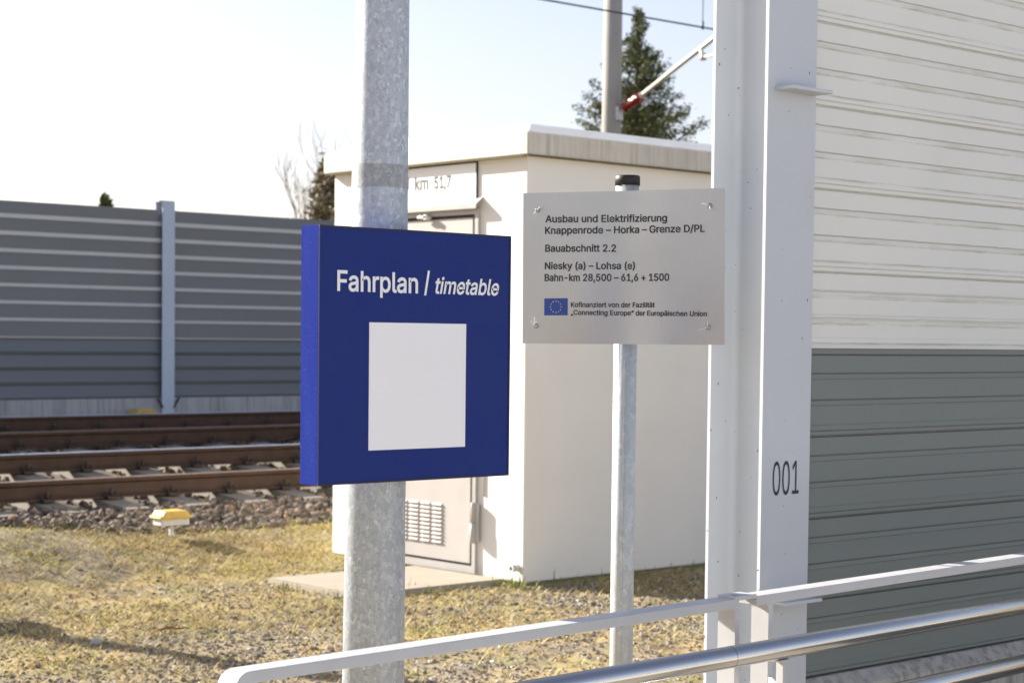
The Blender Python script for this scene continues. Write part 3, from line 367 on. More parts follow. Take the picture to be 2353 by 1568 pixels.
'c': (396, '207,-24 172,-21 138,-12 108,3 82,23 60,49 42,78 29,111 21,148 19,187 21,227 29,265 42,298 60,327 82,353 108,373 138,388 172,397 207,400 227,399 246,396 264,392 282,386 298,378 314,369 328,358 341,345 352,331 362,316 370,299 382,266 293,243 285,266 282,274 278,280 273,287 267,293 261,298 254,303 246,307 237,310 228,312 218,314 208,314 187,312 169,307 155,298 142,286 131,270 123,253 117,233 113,210 112,187 113,165 117,143 123,123 131,106 142,90 155,78 169,69 187,64 208,62 218,62 229,64 238,66 246,70 254,74 261,78 268,84 274,90 279,97 283,105 287,113 294,136 383,113 372,80 364,63 354,47 343,33 329,20 315,9 300,-1 283,-9 265,-16 247,-20 227,-23', '6,5,56 56,55,6 7,6,55 55,54,7 8,7,54 54,53,8 9,8,53 53,52,9 52,51,9 10,9,51 51,50,10 11,10,50 50,49,11 12,11,49 0,61,60 41,19,42 85,62,0 61,0,62 18,44,43 43,42,18 42,19,18 0,60,1 2,1,60 59,2,60 16,45,44 17,16,44 44,18,17 2,59,3 59,58,3 4,3,58 58,57,4 5,4,57 56,5,57 12,49,48 13,12,48 48,47,13 14,13,47 47,46,14 15,14,46 46,45,15 45,16,15 64,63,84 64,84,83 65,64,83 39,38,22 22,21,39 40,39,21 20,40,21 77,76,71 72,71,76 76,75,72 73,72,75 75,74,73 30,29,31 32,31,29 29,28,32 65,83,82 66,65,82 82,81,66 67,66,81 81,80,67 68,67,80 80,79,68 69,68,79 79,78,69 70,69,78 78,77,70 77,71,70 32,28,33 28,27,33 34,33,27 27,26,34 35,34,26 26,25,35 36,35,25 25,24,36 37,36,24 24,23,37 38,37,23 22,38,23 84,63,85 62,85,63 40,20,41 19,41,20'),
'd': (424, '195,-24 162,-21 131,-12 103,3 78,23 57,49 41,78 28,111 21,149 19,189 21,229 28,266 41,299 57,328 79,354 103,374 131,388 163,397 195,400 220,399 242,394 260,387 275,377 288,367 299,356 307,345 314,336 315,335 295,335 295,524 387,524 387,-15 297,-15 297,43 315,43 314,42 307,32 299,21 288,10 275,-1 259,-10 241,-18 219,-22 205,62 223,64 240,69 254,77 266,89 277,103 285,121 291,141 295,164 296,189 295,214 291,237 285,257 277,274 266,288 254,299 240,308 223,313 205,314 185,313 168,307 154,299 142,287 131,273 123,256 117,236 113,213 112,189 113,165 117,142 123,122 131,105 142,90 155,78 169,69 186,64 297,20 295,360', '8,7,72 72,71,8 9,8,71 71,70,9 70,69,9 10,9,69 69,68,10 11,10,68 68,67,11 12,11,67 17,63,62 42,43,0 0,43,78 61,18,62 17,62,18 0,78,1 78,77,1 2,1,77 76,2,77 16,64,63 63,17,16 2,76,3 4,3,76 76,75,4 5,4,75 75,74,5 6,5,74 74,73,6 7,6,73 72,7,73 12,67,66 13,12,66 66,65,13 14,13,65 65,64,14 15,14,64 64,16,15 41,40,44 45,44,40 19,60,20 45,40,39 39,38,45 22,21,59 60,59,21 20,60,21 31,34,35 31,30,27 31,35,36 27,30,26 25,26,30 24,25,30 31,36,32 36,37,32 34,31,50 51,50,31 52,51,31 53,52,31 31,27,53 54,53,27 38,79,33 45,38,33 46,45,33 47,46,33 48,47,33 33,34,48 49,48,34 34,50,49 54,27,55 56,55,27 27,28,56 57,56,28 58,57,28 59,58,28 22,59,28 28,23,22 41,44,42 43,42,44 60,19,61 18,61,19 32,37,79 24,30,29 29,80,24 23,28,80'),
'e': (404, '212,-24 175,-21 140,-12 109,3 82,23 59,49 42,78 29,111 21,148 19,187 21,226 29,263 41,296 58,326 81,352 107,372 136,388 170,397 205,400 227,399 250,395 271,389 292,380 312,367 330,352 346,334 360,312 372,287 380,260 385,228 387,194 387,154 59,154 59,236 357,227 296,174 293,224 289,245 283,263 275,278 265,291 254,301 240,308 224,313 205,315 186,313 169,308 155,300 142,290 131,277 123,263 117,247 113,229 111,210 111,178 113,153 117,131 124,113 134,98 146,85 159,75 174,68 193,63 213,62 225,62 238,64 248,67 258,72 267,77 274,84 281,91 287,100 296,124 386,102 372,66 361,46 346,29 329,13 310,0 288,-10 265,-18 239,-22 292,229 114,235 113,154', '6,32,7 8,7,32 9,8,32 32,33,9 10,9,33 11,10,33 33,12,11 55,84,32 83,51,33 0,63,62 18,45,44 0,62,1 61,1,62 17,46,45 45,18,17 1,61,2 61,60,2 16,47,46 46,17,16 2,60,3 60,59,3 4,3,59 59,58,4 5,4,58 58,57,5 6,5,57 57,56,6 32,6,56 55,32,56 33,51,50 12,33,50 13,12,50 50,49,13 14,13,49 49,48,14 15,14,48 48,47,15 47,16,15 81,65,64 42,20,43 19,43,20 65,81,80 66,65,80 80,79,66 67,66,79 20,42,21 30,29,34 29,28,34 27,34,28 74,73,72 31,30,35 30,34,35 37,82,34 34,27,37 67,79,78 68,67,78 78,77,68 69,68,77 77,76,69 70,69,76 76,75,70 71,70,75 75,74,71 74,72,71 37,27,38 27,26,38 39,38,26 26,25,39 40,39,25 25,24,40 24,23,40 41,40,23 23,22,41 42,41,22 21,42,22 81,64,0 63,0,64 53,54,35 35,36,53 52,53,36 43,19,44 18,44,19 52,36,82 83,52,82 35,54,84 31,35,84'),
'f': (254, '244,395 244,312 -9,312 -9,395 65,-15 65,432 67,455 73,476 83,494 96,510 111,523 129,533 147,540 167,544 187,545 201,545 214,544 225,542 235,540 242,538 262,531 238,449 211,457 207,458 201,458 195,458 181,457 172,454 166,449 162,443 158,432 157,418 157,-15 157,312 157,395 65,395 65,312', '31,30,5 6,5,30 30,29,6 7,6,29 8,7,29 29,28,8 9,8,28 28,10,9 26,14,13 15,25,24 14,26,25 25,15,14 18,17,22 19,21,20 21,19,22 18,22,19 22,17,23 17,16,23 24,23,16 15,24,16 10,28,27 11,10,27 12,11,27 27,26,12 26,13,12 1,0,34 3,2,35 33,1,34 34,31,35 31,5,35 33,34,36 34,35,36 2,36,35 4,32,33 33,36,4'),
'g': (425, '207,-166 179,-165 152,-161 129,-154 108,-146 88,-134 72,-122 58,-108 46,-92 29,-64 106,-20 119,-39 126,-47 133,-55 140,-62 150,-68 160,-74 173,-78 189,-81 207,-82 233,-80 255,-73 272,-63 285,-49 293,-30 296,-5 296,53 315,53 314,51 307,42 298,31 288,20 274,10 259,2 241,-5 219,-9 195,-11 163,-8 132,0 105,13 80,32 58,55 41,83 29,115 21,152 19,191 21,230 29,267 41,300 58,329 79,354 104,374 132,388 163,397 196,400 220,399 242,394 260,387 276,378 289,367 300,356 308,345 315,336 316,334 298,334 298,395 388,395 388,-9 385,-42 377,-73 363,-99 345,-120 322,-138 296,-150 269,-159 238,-164 205,75 224,76 241,81 255,88 267,98 277,111 286,127 292,146 296,168 297,193 296,217 292,239 286,258 277,275 267,289 255,300 241,308 224,313 205,314 186,313 169,307 154,299 142,288 131,273 123,257 117,237 113,216 112,193 113,169 117,147 123,129 131,113 142,99 154,89 168,81 186,76 298,358 296,29', '11,10,8 9,8,10 43,42,106 106,105,43 44,43,105 105,104,44 45,44,104 104,103,45 103,102,45 46,45,102 102,101,46 47,46,101 101,100,47 48,47,100 36,76,111 94,54,95 17,1,18 36,111,37 110,37,111 53,96,95 95,54,53 1,17,2 17,16,2 3,2,16 15,3,16 37,110,38 109,38,110 52,97,96 96,53,52 3,15,4 15,14,4 5,4,14 6,5,14 14,13,6 7,6,13 13,12,7 8,7,12 11,8,12 38,109,39 40,39,109 109,108,40 41,40,108 108,107,41 42,41,107 106,42,107 48,100,99 49,48,99 99,98,49 50,49,98 98,97,50 51,50,97 97,52,51 19,0,75 20,19,75 77,35,34 55,93,56 20,75,74 21,20,74 77,34,33 78,77,33 33,32,78 58,57,92 93,92,57 56,93,57 31,113,26 28,29,67 27,28,67 62,63,66 61,62,66 69,68,24 25,24,68 68,67,25 67,29,25 30,25,29 84,83,27 27,67,84 85,84,67 67,66,85 86,85,66 66,63,86 87,86,63 60,61,65 61,66,65 21,74,73 22,21,73 73,72,22 72,71,22 23,22,71 71,70,23 70,69,23 69,24,23 31,26,32 78,32,26 79,78,26 80,79,26 81,80,26 26,27,81 82,81,27 27,83,82 87,63,88 89,88,63 63,64,89 90,89,64 91,90,64 92,91,64 64,59,92 58,92,59 18,1,0 0,19,18 76,36,35 35,77,76 93,55,94 54,94,55 60,65,112 59,64,112 25,30,113'),
'h': (410, '129,226 129,-15 37,-15 37,524 129,524 129,272 79,272 102,326 121,354 143,375 169,389 197,397 227,400 254,398 280,392 303,382 323,368 341,350 355,328 365,302 371,273 373,241 373,-15 281,-15 281,235 278,259 272,279 261,294 248,304 231,311 210,314 195,312 181,309 168,304 157,296 148,287 140,275 134,262 130,245 129,362', '3,2,6 6,7,3 1,0,2 6,2,0 3,7,8 10,32,31 33,32,9 32,10,9 6,0,38 5,6,38 38,37,5 37,36,5 36,35,5 33,9,39 29,12,30 11,30,12 14,13,28 29,28,13 12,29,13 24,23,22 22,21,24 24,21,25 21,20,25 20,19,25 26,25,19 19,18,26 18,17,26 27,26,17 17,16,27 16,15,27 28,27,15 14,28,15 30,11,31 10,31,11 5,35,39 35,34,39 34,33,39 3,8,39 4,3,39'),
'i': (167, '37,-15 37,395 129,395 129,-15 84,427 69,429 55,434 43,443 34,455 28,468 26,483 28,498 34,512 43,523 55,532 69,538 84,539 99,538 113,532 125,523 134,512 140,498 142,483 140,468 134,455 125,443 113,434 99,429', '10,9,8 11,10,12 5,15,6 15,14,6 7,6,14 13,7,14 10,8,7 7,13,10 12,10,13 17,16,27 18,26,25 25,19,18 26,18,27 17,27,18 22,21,20 23,22,24 24,22,25 19,25,22 22,20,19 1,0,3 3,2,1 27,16,4 5,4,16 15,5,16'),
'k': (381, '99,111 94,227 114,227 278,395 385,390 191,184 183,184 37,-15 37,524 129,524 129,-15 286,-15 127,187 193,252 399,-13 129,137 129,243 221,216 129,189 129,184 151,156', '8,7,1 10,0,7 1,7,0 0,12,1 12,2,1 5,13,6 11,14,5 17,4,13 4,3,13 13,3,16 1,2,9 8,1,9 0,10,15 2,12,16 12,0,15 18,16,12 16,18,13 9,2,16 5,14,17 13,5,17 15,20,19 6,13,18 12,15,19 18,12,19 6,18,19 20,6,19 5,6,20 11,5,20'),
'l': (189, '139,-18 109,-15 83,-6 63,9 48,30 40,56 37,84 37,524 129,524 129,99 130,85 132,75 133,71 135,70 138,68 147,67 159,68 182,72 199,-10 164,-16 156,-17 147,-18', '5,4,11 11,10,5 6,5,10 10,9,6 7,6,9 9,8,7 14,0,15 16,20,19 19,18,16 18,17,16 15,0,21 21,20,15 20,16,15 0,14,1 14,13,1 2,1,13 13,12,2 3,2,12 4,3,12 11,4,12'),
'm': (610, '37,-15 37,395 127,395 128,280 86,280 99,320 109,339 121,356 134,370 149,381 166,390 183,397 201,400 219,402 249,399 276,388 298,372 316,351 328,325 341,279 291,279 304,318 313,337 325,353 340,367 356,380 374,389 394,396 415,400 437,402 460,400 483,394 504,386 524,373 541,356 554,336 564,312 570,285 572,256 572,-15 480,-15 480,253 478,275 472,290 463,301 450,308 435,313 418,315 405,314 392,311 382,306 373,300 365,292 359,283 355,272 352,260 351,247 351,-15 259,-15 259,259 257,275 251,289 242,300 231,308 216,313 199,315 188,314 176,311 165,306 155,300 146,291 139,281 134,269 130,255 129,237 129,-15 319,344 128,363', '1,0,4 4,5,1 1,5,6 6,7,1 7,2,1 0,75,74 4,0,74 74,73,4 3,4,73 73,72,3 72,71,3 71,70,3 68,8,77 66,65,11 12,64,13 64,12,65 11,65,12 16,21,22 60,59,20 61,60,20 20,21,61 61,21,62 21,16,62 63,62,16 16,15,63 15,14,63 64,63,14 13,64,14 8,68,67 9,8,67 67,66,9 10,9,66 66,11,10 18,24,23 56,55,19 55,54,19 50,49,25 26,25,49 49,48,26 48,27,26 19,54,53 53,52,19 18,19,52 52,51,18 51,50,18 24,18,50 50,25,24 47,46,29 46,45,30 29,46,30 39,38,41 38,37,41 39,41,40 41,37,42 37,36,42 43,42,36 36,35,43 35,34,43 44,43,34 34,33,44 33,32,44 45,44,32 32,31,45 30,45,31 27,48,47 28,27,47 47,29,28 57,56,58 59,58,56 20,59,56 56,19,20 18,23,76 16,22,17 17,22,76 3,70,77 70,69,77 69,68,77 2,7,77'),
'n': (410, '129,226 129,-15 37,-15 37,395 127,395 128,272 79,272 102,326 121,354 143,375 169,389 197,397 227,400 254,398 280,392 303,382 323,368 341,350 354,328 365,302 371,273 373,241 373,-15 281,-15 281,235 278,259 272,279 261,294 248,304 231,311 210,314 195,312 181,309 168,304 157,296 148,287 140,275 134,262 130,245 127,360', '3,2,6 6,7,3 1,0,2 6,2,0 3,7,8 8,4,3 10,32,31 33,32,9 32,10,9 6,0,38 5,6,38 38,37,5 37,36,5 36,35,5 33,9,39 29,12,30 11,30,12 14,13,28 29,28,13 12,29,13 24,23,22 22,21,24 24,21,25 21,20,25 20,19,25 26,25,19 19,18,26 18,17,26 27,26,17 17,16,27 16,15,27 28,27,15 14,28,15 30,11,31 10,31,11 5,35,39 35,34,39 34,33,39 4,8,39'),
'o': (415, '207,-24 172,-21 138,-12 108,3 82,23 60,49 42,78 29,111 21,148 19,187 21,227 29,265 42,298 60,327 82,353 108,373 138,388 172,397 207,400 243,397 277,388 307,373 333,353 356,327 373,298 386,265 394,227 397,187 394,148 386,111 373,78 356,49 333,23 307,3 277,-12 243,-21 207,62 228,64 246,69 261,78 273,90 284,106 293,123 299,143 302,165 304,187 302,210 299,232 293,253 284,270 273,286 261,298 246,307 228,312 207,314 187,312 169,307 155,298 142,286 131,270 123,253 117,233 113,210 112,187 113,165 117,143 123,123 131,106 142,90 155,78 169,69 187,64', '8,7,65 65,64,8 9,8,64 64,63,9 63,62,9 10,9,62 62,61,10 11,10,61 55,18,17 0,71,1 1,71,2 71,70,2 56,55,16 55,17,16 2,70,3 70,69,3 4,3,69 69,68,4 5,4,68 68,67,5 6,5,67 67,66,6 7,6,66 65,7,66 11,61,60 12,11,60 60,59,12 13,12,59 59,58,13 14,13,58 58,57,14 15,14,57 57,56,15 56,16,15 37,35,34 38,37,34 53,52,20 19,53,20 29,28,43 44,43,28 28,27,44 45,44,27 46,45,27 27,26,46 47,46,26 26,25,47 38,34,33 39,38,33 33,32,39 40,39,32 32,31,40 41,40,31 31,30,41 42,41,30 30,29,42 29,43,42 47,25,48 25,24,48 49,48,24 24,23,49 50,49,23 23,22,50 51,50,22 22,21,51 52,51,21 20,52,21 35,37,0 37,36,0 71,0,36 18,55,54 54,53,18 53,19,18'),
'p': (424, '37,-158 37,395 127,395 127,335 110,335 110,336 117,345 125,356 136,367 149,377 164,387 183,394 205,399 229,400 262,397 293,388 321,374 346,354 367,328 384,299 396,266 403,228 406,189 403,149 396,111 384,78 368,49 346,23 322,3 294,-12 262,-21 230,-24 206,-22 184,-18 166,-10 150,-1 137,10 126,21 118,32 111,42 110,43 129,43 129,-158 220,62 239,64 256,69 270,78 282,90 293,105 301,122 307,142 311,165 313,189 311,213 308,236 301,256 293,273 283,287 270,299 256,307 239,313 220,314 201,313 184,308 170,299 158,288 148,274 139,257 133,237 129,214 128,189 129,164 133,141 140,121 148,103 159,89 171,77 185,69 202,64 129,18 127,358', '1,0,40 38,39,0 40,0,39 1,4,5 5,6,1 38,0,37 72,71,40 1,40,71 71,70,1 70,69,1 69,68,1 4,1,68 6,7,2 1,6,2 33,78,34 78,77,34 63,62,10 11,10,62 34,77,35 9,8,63 63,10,9 36,35,41 35,77,41 77,76,41 76,75,41 75,74,41 40,41,74 74,73,40 72,40,73 4,68,67 67,66,4 3,4,66 66,65,3 65,64,3 64,63,3 63,8,3 3,8,80 61,13,12 43,32,31 31,44,43 13,61,60 44,31,30 45,44,30 30,29,45 29,46,45 58,15,59 15,14,59 60,59,14 13,60,14 25,24,49 50,49,24 24,23,50 51,50,23 23,22,51 52,51,22 53,52,22 22,21,53 54,53,21 21,20,54 55,54,20 20,19,55 46,29,28 28,27,46 47,46,27 27,26,47 48,47,26 26,25,48 25,49,48 55,19,56 19,18,56 57,56,18 18,17,57 58,57,17 17,16,58 15,58,16 78,33,32 32,43,78 61,12,62 11,62,12 0,42,37 42,79,37 36,41,79 2,7,80'),
'r': (259, '37,-15 37,395 127,395 127,336 106,336 111,347 126,365 144,380 165,391 188,398 213,400 230,400 259,399 259,304 228,309 221,310 214,310 207,310 192,309 178,306 166,301 156,294 146,285 139,276 134,264 130,251 129,236 129,-15 127,367', '5,6,2 1,4,5 5,2,1 27,26,0 1,0,26 4,1,26 26,25,4 25,24,4 24,23,4 23,22,4 3,4,22 3,7,28 18,17,9 19,18,8 18,9,8 13,12,14 11,14,12 14,11,15 16,15,11 10,16,11 16,10,17 9,17,10 3,22,21 21,20,3 20,19,3 7,3,19 19,8,7 2,6,28'),
's': (365, '182,-24 155,-22 130,-18 107,-11 85,-1 66,12 50,28 37,46 27,68 16,106 104,124 115,94 123,82 133,73 146,67 162,62 181,61 203,63 221,67 235,75 245,84 251,93 252,103 251,111 248,118 243,124 235,130 224,136 208,140 145,155 112,165 84,179 61,197 45,219 34,245 31,274 33,298 41,321 52,341 68,358 87,373 109,385 133,393 159,398 187,400 213,399 238,394 260,387 279,377 297,364 311,349 323,332 332,314 344,279 259,259 249,284 241,294 233,304 222,311 207,315 187,317 169,315 153,311 140,304 131,296 126,287 124,277 125,268 129,261 134,255 143,249 157,243 176,238 233,224 266,214 295,200 317,182 334,161 344,135 347,107 344,82 337,59 325,38 309,20 289,4 266,-8 240,-17 212,-22', '5,12,6 12,11,6 7,6,11 8,7,11 11,10,8 9,8,10 0,16,1 16,15,1 71,29,72 1,15,2 15,14,2 62,61,42 61,43,42 2,14,3 14,13,3 4,3,13 5,4,13 12,5,13 29,71,30 71,70,30 31,30,70 70,69,31 32,31,69 69,68,32 33,32,68 68,67,33 34,33,67 35,34,67 67,66,35 36,35,66 66,65,36 37,36,65 38,37,65 65,64,38 39,38,64 40,39,64 64,63,40 41,40,63 63,62,41 62,42,41 60,59,45 44,60,45 17,87,86 18,17,86 28,27,73 59,58,46 45,59,46 80,79,22 23,22,79 79,78,23 78,77,23 53,52,54 18,86,85 19,18,85 85,84,19 20,19,84 84,83,20 83,82,20 21,20,82 82,81,21 81,80,21 80,22,21 23,77,24 77,76,24 25,24,76 76,75,25 26,25,75 75,74,26 27,26,74 73,27,74 54,52,55 52,51,55 56,55,51 51,50,56 50,49,56 57,56,49 49,48,57 58,57,48 48,47,58 46,58,47 16,0,87 87,17,16 72,29,28 28,73,72 43,61,60 60,44,43'),
't': (227, '219,395 219,312 -9,312 -9,395 49,487 141,487 141,98 142,85 145,77 148,72 152,69 159,66 170,65 183,66 214,71 231,-9 210,-15 202,-17 194,-18 185,-19 177,-19 168,-20 135,-17 105,-7 81,10 63,33 53,61 49,92 141,312 141,395 49,395 49,312', '23,9,24 25,24,9 9,8,25 26,25,8 8,7,26 27,26,7 7,6,27 12,20,19 19,13,12 20,12,21 11,21,12 15,14,16 13,19,18 18,17,13 17,16,13 16,14,13 21,11,22 11,10,22 23,22,10 9,23,10 1,0,29 3,2,31 28,1,29 5,4,29 30,29,4 28,29,30 31,28,30 30,3,31 6,28,31 27,6,31'),
'u': (410, '182,-21 156,-19 130,-13 107,-3 87,11 69,30 55,52 45,77 39,107 37,138 37,395 129,395 129,145 131,120 138,100 148,86 162,75 179,68 200,66 215,67 229,70 242,76 252,83 262,93 270,104 276,118 279,134 281,153 281,395 373,395 373,-15 283,-15 283,107 331,107 308,53 289,25 266,4 241,-10 212,-18 283,19', '10,9,12 17,0,18 0,17,1 16,1,17 1,16,2 2,16,3 16,15,3 4,3,15 5,4,15 15,14,5 6,5,14 7,6,14 14,13,7 8,7,13 9,8,13 12,9,13 10,12,11 19,38,37 37,20,19 20,37,36 21,20,36 33,30,29 34,35,30 30,33,34 30,35,31 26,32,33 27,26,33 33,29,27 28,27,29 21,36,39 24,23,32 25,24,32 32,26,25 18,0,38 38,19,18 32,23,39 23,22,39 22,21,39 31,35,39'),
'v': (389, '152,-15 -5,395 95,395 180,160 188,137 195,114 202,91 208,69 214,46 226,5 163,5 176,47 182,69 188,91 194,114 201,137 209,160 294,395 394,395 237,-15 195,116', '0,10,11 4,13,14 3,12,13 13,4,3 12,3,11 0,11,3 1,0,3 2,1,3 6,7,16 15,5,6 6,16,15 8,9,19 16,7,8 8,19,16 19,18,16 18,17,16 10,0,19 19,9,10 5,15,20 4,14,20'),
'y': (389, '29,-148 50,-68 74,-72 84,-74 93,-74 101,-74 107,-72 113,-68 119,-63 125,-56 130,-45 136,-30 146,-2 -5,395 95,395 180,160 188,137 195,114 202,91 208,69 214,47 226,5 163,5 175,47 181,69 188,91 194,114 201,137 209,160 294,395 394,395 219,-64 210,-83 200,-102 188,-117 176,-130 161,-141 146,-150 129,-156 110,-159 92,-161 81,-160 71,-160 62,-158 54,-157 47,-155 195,116', '45,1,0 41,3,42 43,42,3 2,43,3 43,2,44 45,44,2 1,45,2 5,4,39 5,39,38 6,5,38 38,37,6 7,6,37 39,4,40 41,40,4 3,41,4 22,23,12 15,24,25 26,16,25 15,25,16 12,23,24 24,15,12 18,19,28 27,17,18 18,28,27 30,21,31 21,30,20 28,19,20 20,30,28 30,29,28 31,21,22 17,27,46 7,37,36 36,35,7 8,7,35 35,34,8 9,8,34 34,33,9 33,32,9 10,9,32 32,31,10 11,10,31 31,22,11 22,12,11 14,13,15 16,26,46 12,15,13'),
'z': (380, '26,-15 26,51 239,325 239,307 32,307 32,395 348,395 348,326 141,55 141,72 354,72 354,-15 154,72 225,307', '1,0,8 8,9,1 2,3,7 2,7,6 8,0,11 11,10,8 8,10,12 4,13,2 5,4,2 2,6,5 3,9,12 7,3,12 9,3,13 1,9,13'),
'ä': (389, '160,-24 135,-22 110,-17 88,-9 67,2 49,18 35,36 24,57 17,82 15,108 16,131 21,151 30,169 41,184 55,197 70,207 86,214 104,221 122,226 140,229 158,233 176,235 232,242 243,244 252,246 257,248 259,250 259,251 260,256 260,256 259,269 257,280 253,289 248,297 241,303 233,308 223,312 210,314 196,315 180,314 167,312 155,308 145,303 136,297 129,290 123,283 118,275 108,255 19,281 37,320 52,341 68,358 87,371 107,382 128,390 150,396 172,399 194,400 209,399 225,397 242,394 260,390 278,383 294,373 310,361 324,346 336,327 345,306 350,280 352,252 352,-15 261,-15 261,36 281,36 280,34 272,24 263,13 251,3 237,-6 221,-13 203,-19 182,-23 170,61 189,62 206,66 220,72 232,80 242,90 250,101 255,113 259,125 260,139 263,163 281,174 273,170 264,167 255,165 244,163 234,161 202,156 178,153 164,151 151,148 140,144 130,140 121,135 115,129 111,123 108,115 107,105 108,96 111,88 114,82 120,76 127,71 135,67 146,64 158,62 261,427 247,429 233,435 222,443 212,455 207,469 205,483 207,498 212,511 222,523 233,532 247,537 261,539 276,537 289,532 301,523 310,511 315,498 317,483 315,469 310,455 301,444 289,435 276,429 117,427 103,429 89,435 78,443 69,455 63,469 61,483 63,498 69,511 78,523 89,532 103,537 117,539 132,537 146,532 157,523 166,511 172,498 173,483 172,469 166,455 157,444 146,435 132,429 261,12', '148,147,146 150,149,148 6,5,112 112,111,6 7,6,111 111,110,7 8,7,110 110,109,8 9,8,109 109,108,9 10,9,108 11,10,108 108,107,11 12,11,107 13,12,107 107,106,13 14,13,106 106,15,14 49,48,47 148,146,145 145,151,148 150,148,151 117,0,82 20,101,100 100,21,20 40,39,55 39,56,55 162,161,163 161,160,163 160,159,157 159,158,157 0,117,1 117,116,1 18,103,102 19,18,102 102,101,19 101,20,19 41,40,54 40,55,54 165,164,163 142,165,163 163,160,142 154,142,160 160,157,154 155,154,157 156,155,157 1,116,2 116,115,2 3,2,115 115,114,3 4,3,114 114,113,4 5,4,113 112,5,113 15,106,105 16,15,105 105,104,16 17,16,104 104,103,17 103,18,17 49,47,46 46,45,49 50,49,45 45,44,50 51,50,44 44,43,51 52,51,43 43,42,52 53,52,42 42,41,53 41,54,53 144,143,142 145,144,142 151,145,142 142,154,151 152,151,154 153,152,154 83,81,80 36,59,37 58,37,59 83,80,79 84,83,79 37,58,38 57,38,58 124,123,122 122,121,124 121,127,124 127,126,124 125,124,126 22,98,97 97,96,22 96,23,22 84,79,78 98,22,99 59,36,60 76,71,75 92,91,93 73,74,70 93,73,70 70,69,93 139,138,137 137,136,139 136,135,133 135,134,133 75,71,70 70,74,75 73,93,90 91,90,93 26,25,93 93,69,26 27,26,69 28,27,69 29,28,69 69,68,29 30,29,68 68,67,30 31,30,67 67,66,31 140,139,141 118,141,139 139,136,118 130,118,136 136,133,130 131,130,133 133,132,131 77,166,72 78,77,72 84,78,72 85,84,72 86,85,72 87,86,72 72,73,87 88,87,73 89,88,73 73,90,89 23,96,95 95,94,23 24,23,94 94,93,24 93,25,24 31,66,32 66,65,32 33,32,65 65,64,33 64,63,33 34,33,63 63,62,34 35,34,62 62,61,35 36,35,61 60,36,61 120,119,118 121,120,118 127,121,118 118,130,127 128,127,130 129,128,130 82,0,81 81,83,82 21,100,99 99,22,21 38,57,39 56,39,57 71,76,166'),
'–': (350, '365,260 365,172 -15,172 -15,260', '3,2,1 1,0,3'),
'“': (300, '31,303 93,524 169,524 134,303 154,303 216,524 292,524 257,303', '1,0,3 7,6,5 7,5,4 1,3,2'),
'„': (287, '20,-135 55,87 158,87 97,-135 143,-135 178,87 281,87 220,-135', '1,0,3 7,6,5 7,5,4 1,3,2'),
},
'plain': {
' ': (188, '', ''),
',': (188, '39,-118 68,70 136,70 84,-118', '1,0,3 3,2,1'),
'0': (453, '227,-6 191,-2 159,8 131,25 106,48 86,78 70,114 58,155 51,202 49,254 51,306 58,353 70,394 86,430 107,460 131,484 159,501 192,511 227,515 262,511 294,501 322,484 347,460 367,430 383,395 395,353 402,306 404,254 402,202 395,155 383,114 367,78 347,48 323,25 295,8 262,-2 227,48 250,51 272,59 291,73 307,92 321,115 331,143 339,176 343,213 345,254 343,295 339,333 331,365 321,393 307,417 291,436 272,449 250,458 227,461 203,458 181,449 162,436 146,417 133,393 122,365 114,333 110,295 108,254 110,213 114,176 122,143 133,115 146,92 162,73 181,59 203,51', '7,6,66 66,65,7 8,7,65 65,64,8 9,8,64 64,63,9 63,62,9 10,9,62 62,61,10 11,10,61 61,60,11 12,11,60 17,55,18 0,71,1 1,71,2 71,70,2 3,2,70 70,69,3 15,57,56 16,15,56 56,55,16 55,17,16 3,69,4 69,68,4 5,4,68 68,67,5 6,5,67 66,6,67 12,60,59 13,12,59 59,58,13 14,13,58 58,57,14 57,15,14 37,35,34 38,37,34 34,33,38 39,38,33 51,21,52 21,20,52 53,52,20 19,53,20 30,29,42 43,42,29 29,28,43 44,43,28 28,27,44 45,44,27 46,45,27 27,26,46 47,46,26 26,25,47 48,47,25 25,24,48 39,33,32 40,39,32 32,31,40 41,40,31 31,30,41 30,42,41 48,24,49 24,23,49 50,49,23 23,22,50 51,50,22 21,51,22 35,37,0 37,36,0 71,0,36 18,55,54 54,53,18 53,19,18'),
'1': (453, '77,1 77,54 390,54 390,1 275,508 275,1 213,1 213,449 209,449 87,360 87,426 199,508 213,54 275,54', '11,10,8 8,10,9 3,2,5 1,0,6 11,8,7 7,4,11 5,2,13 1,6,12 6,5,12 13,12,5 7,12,13 4,7,13'),
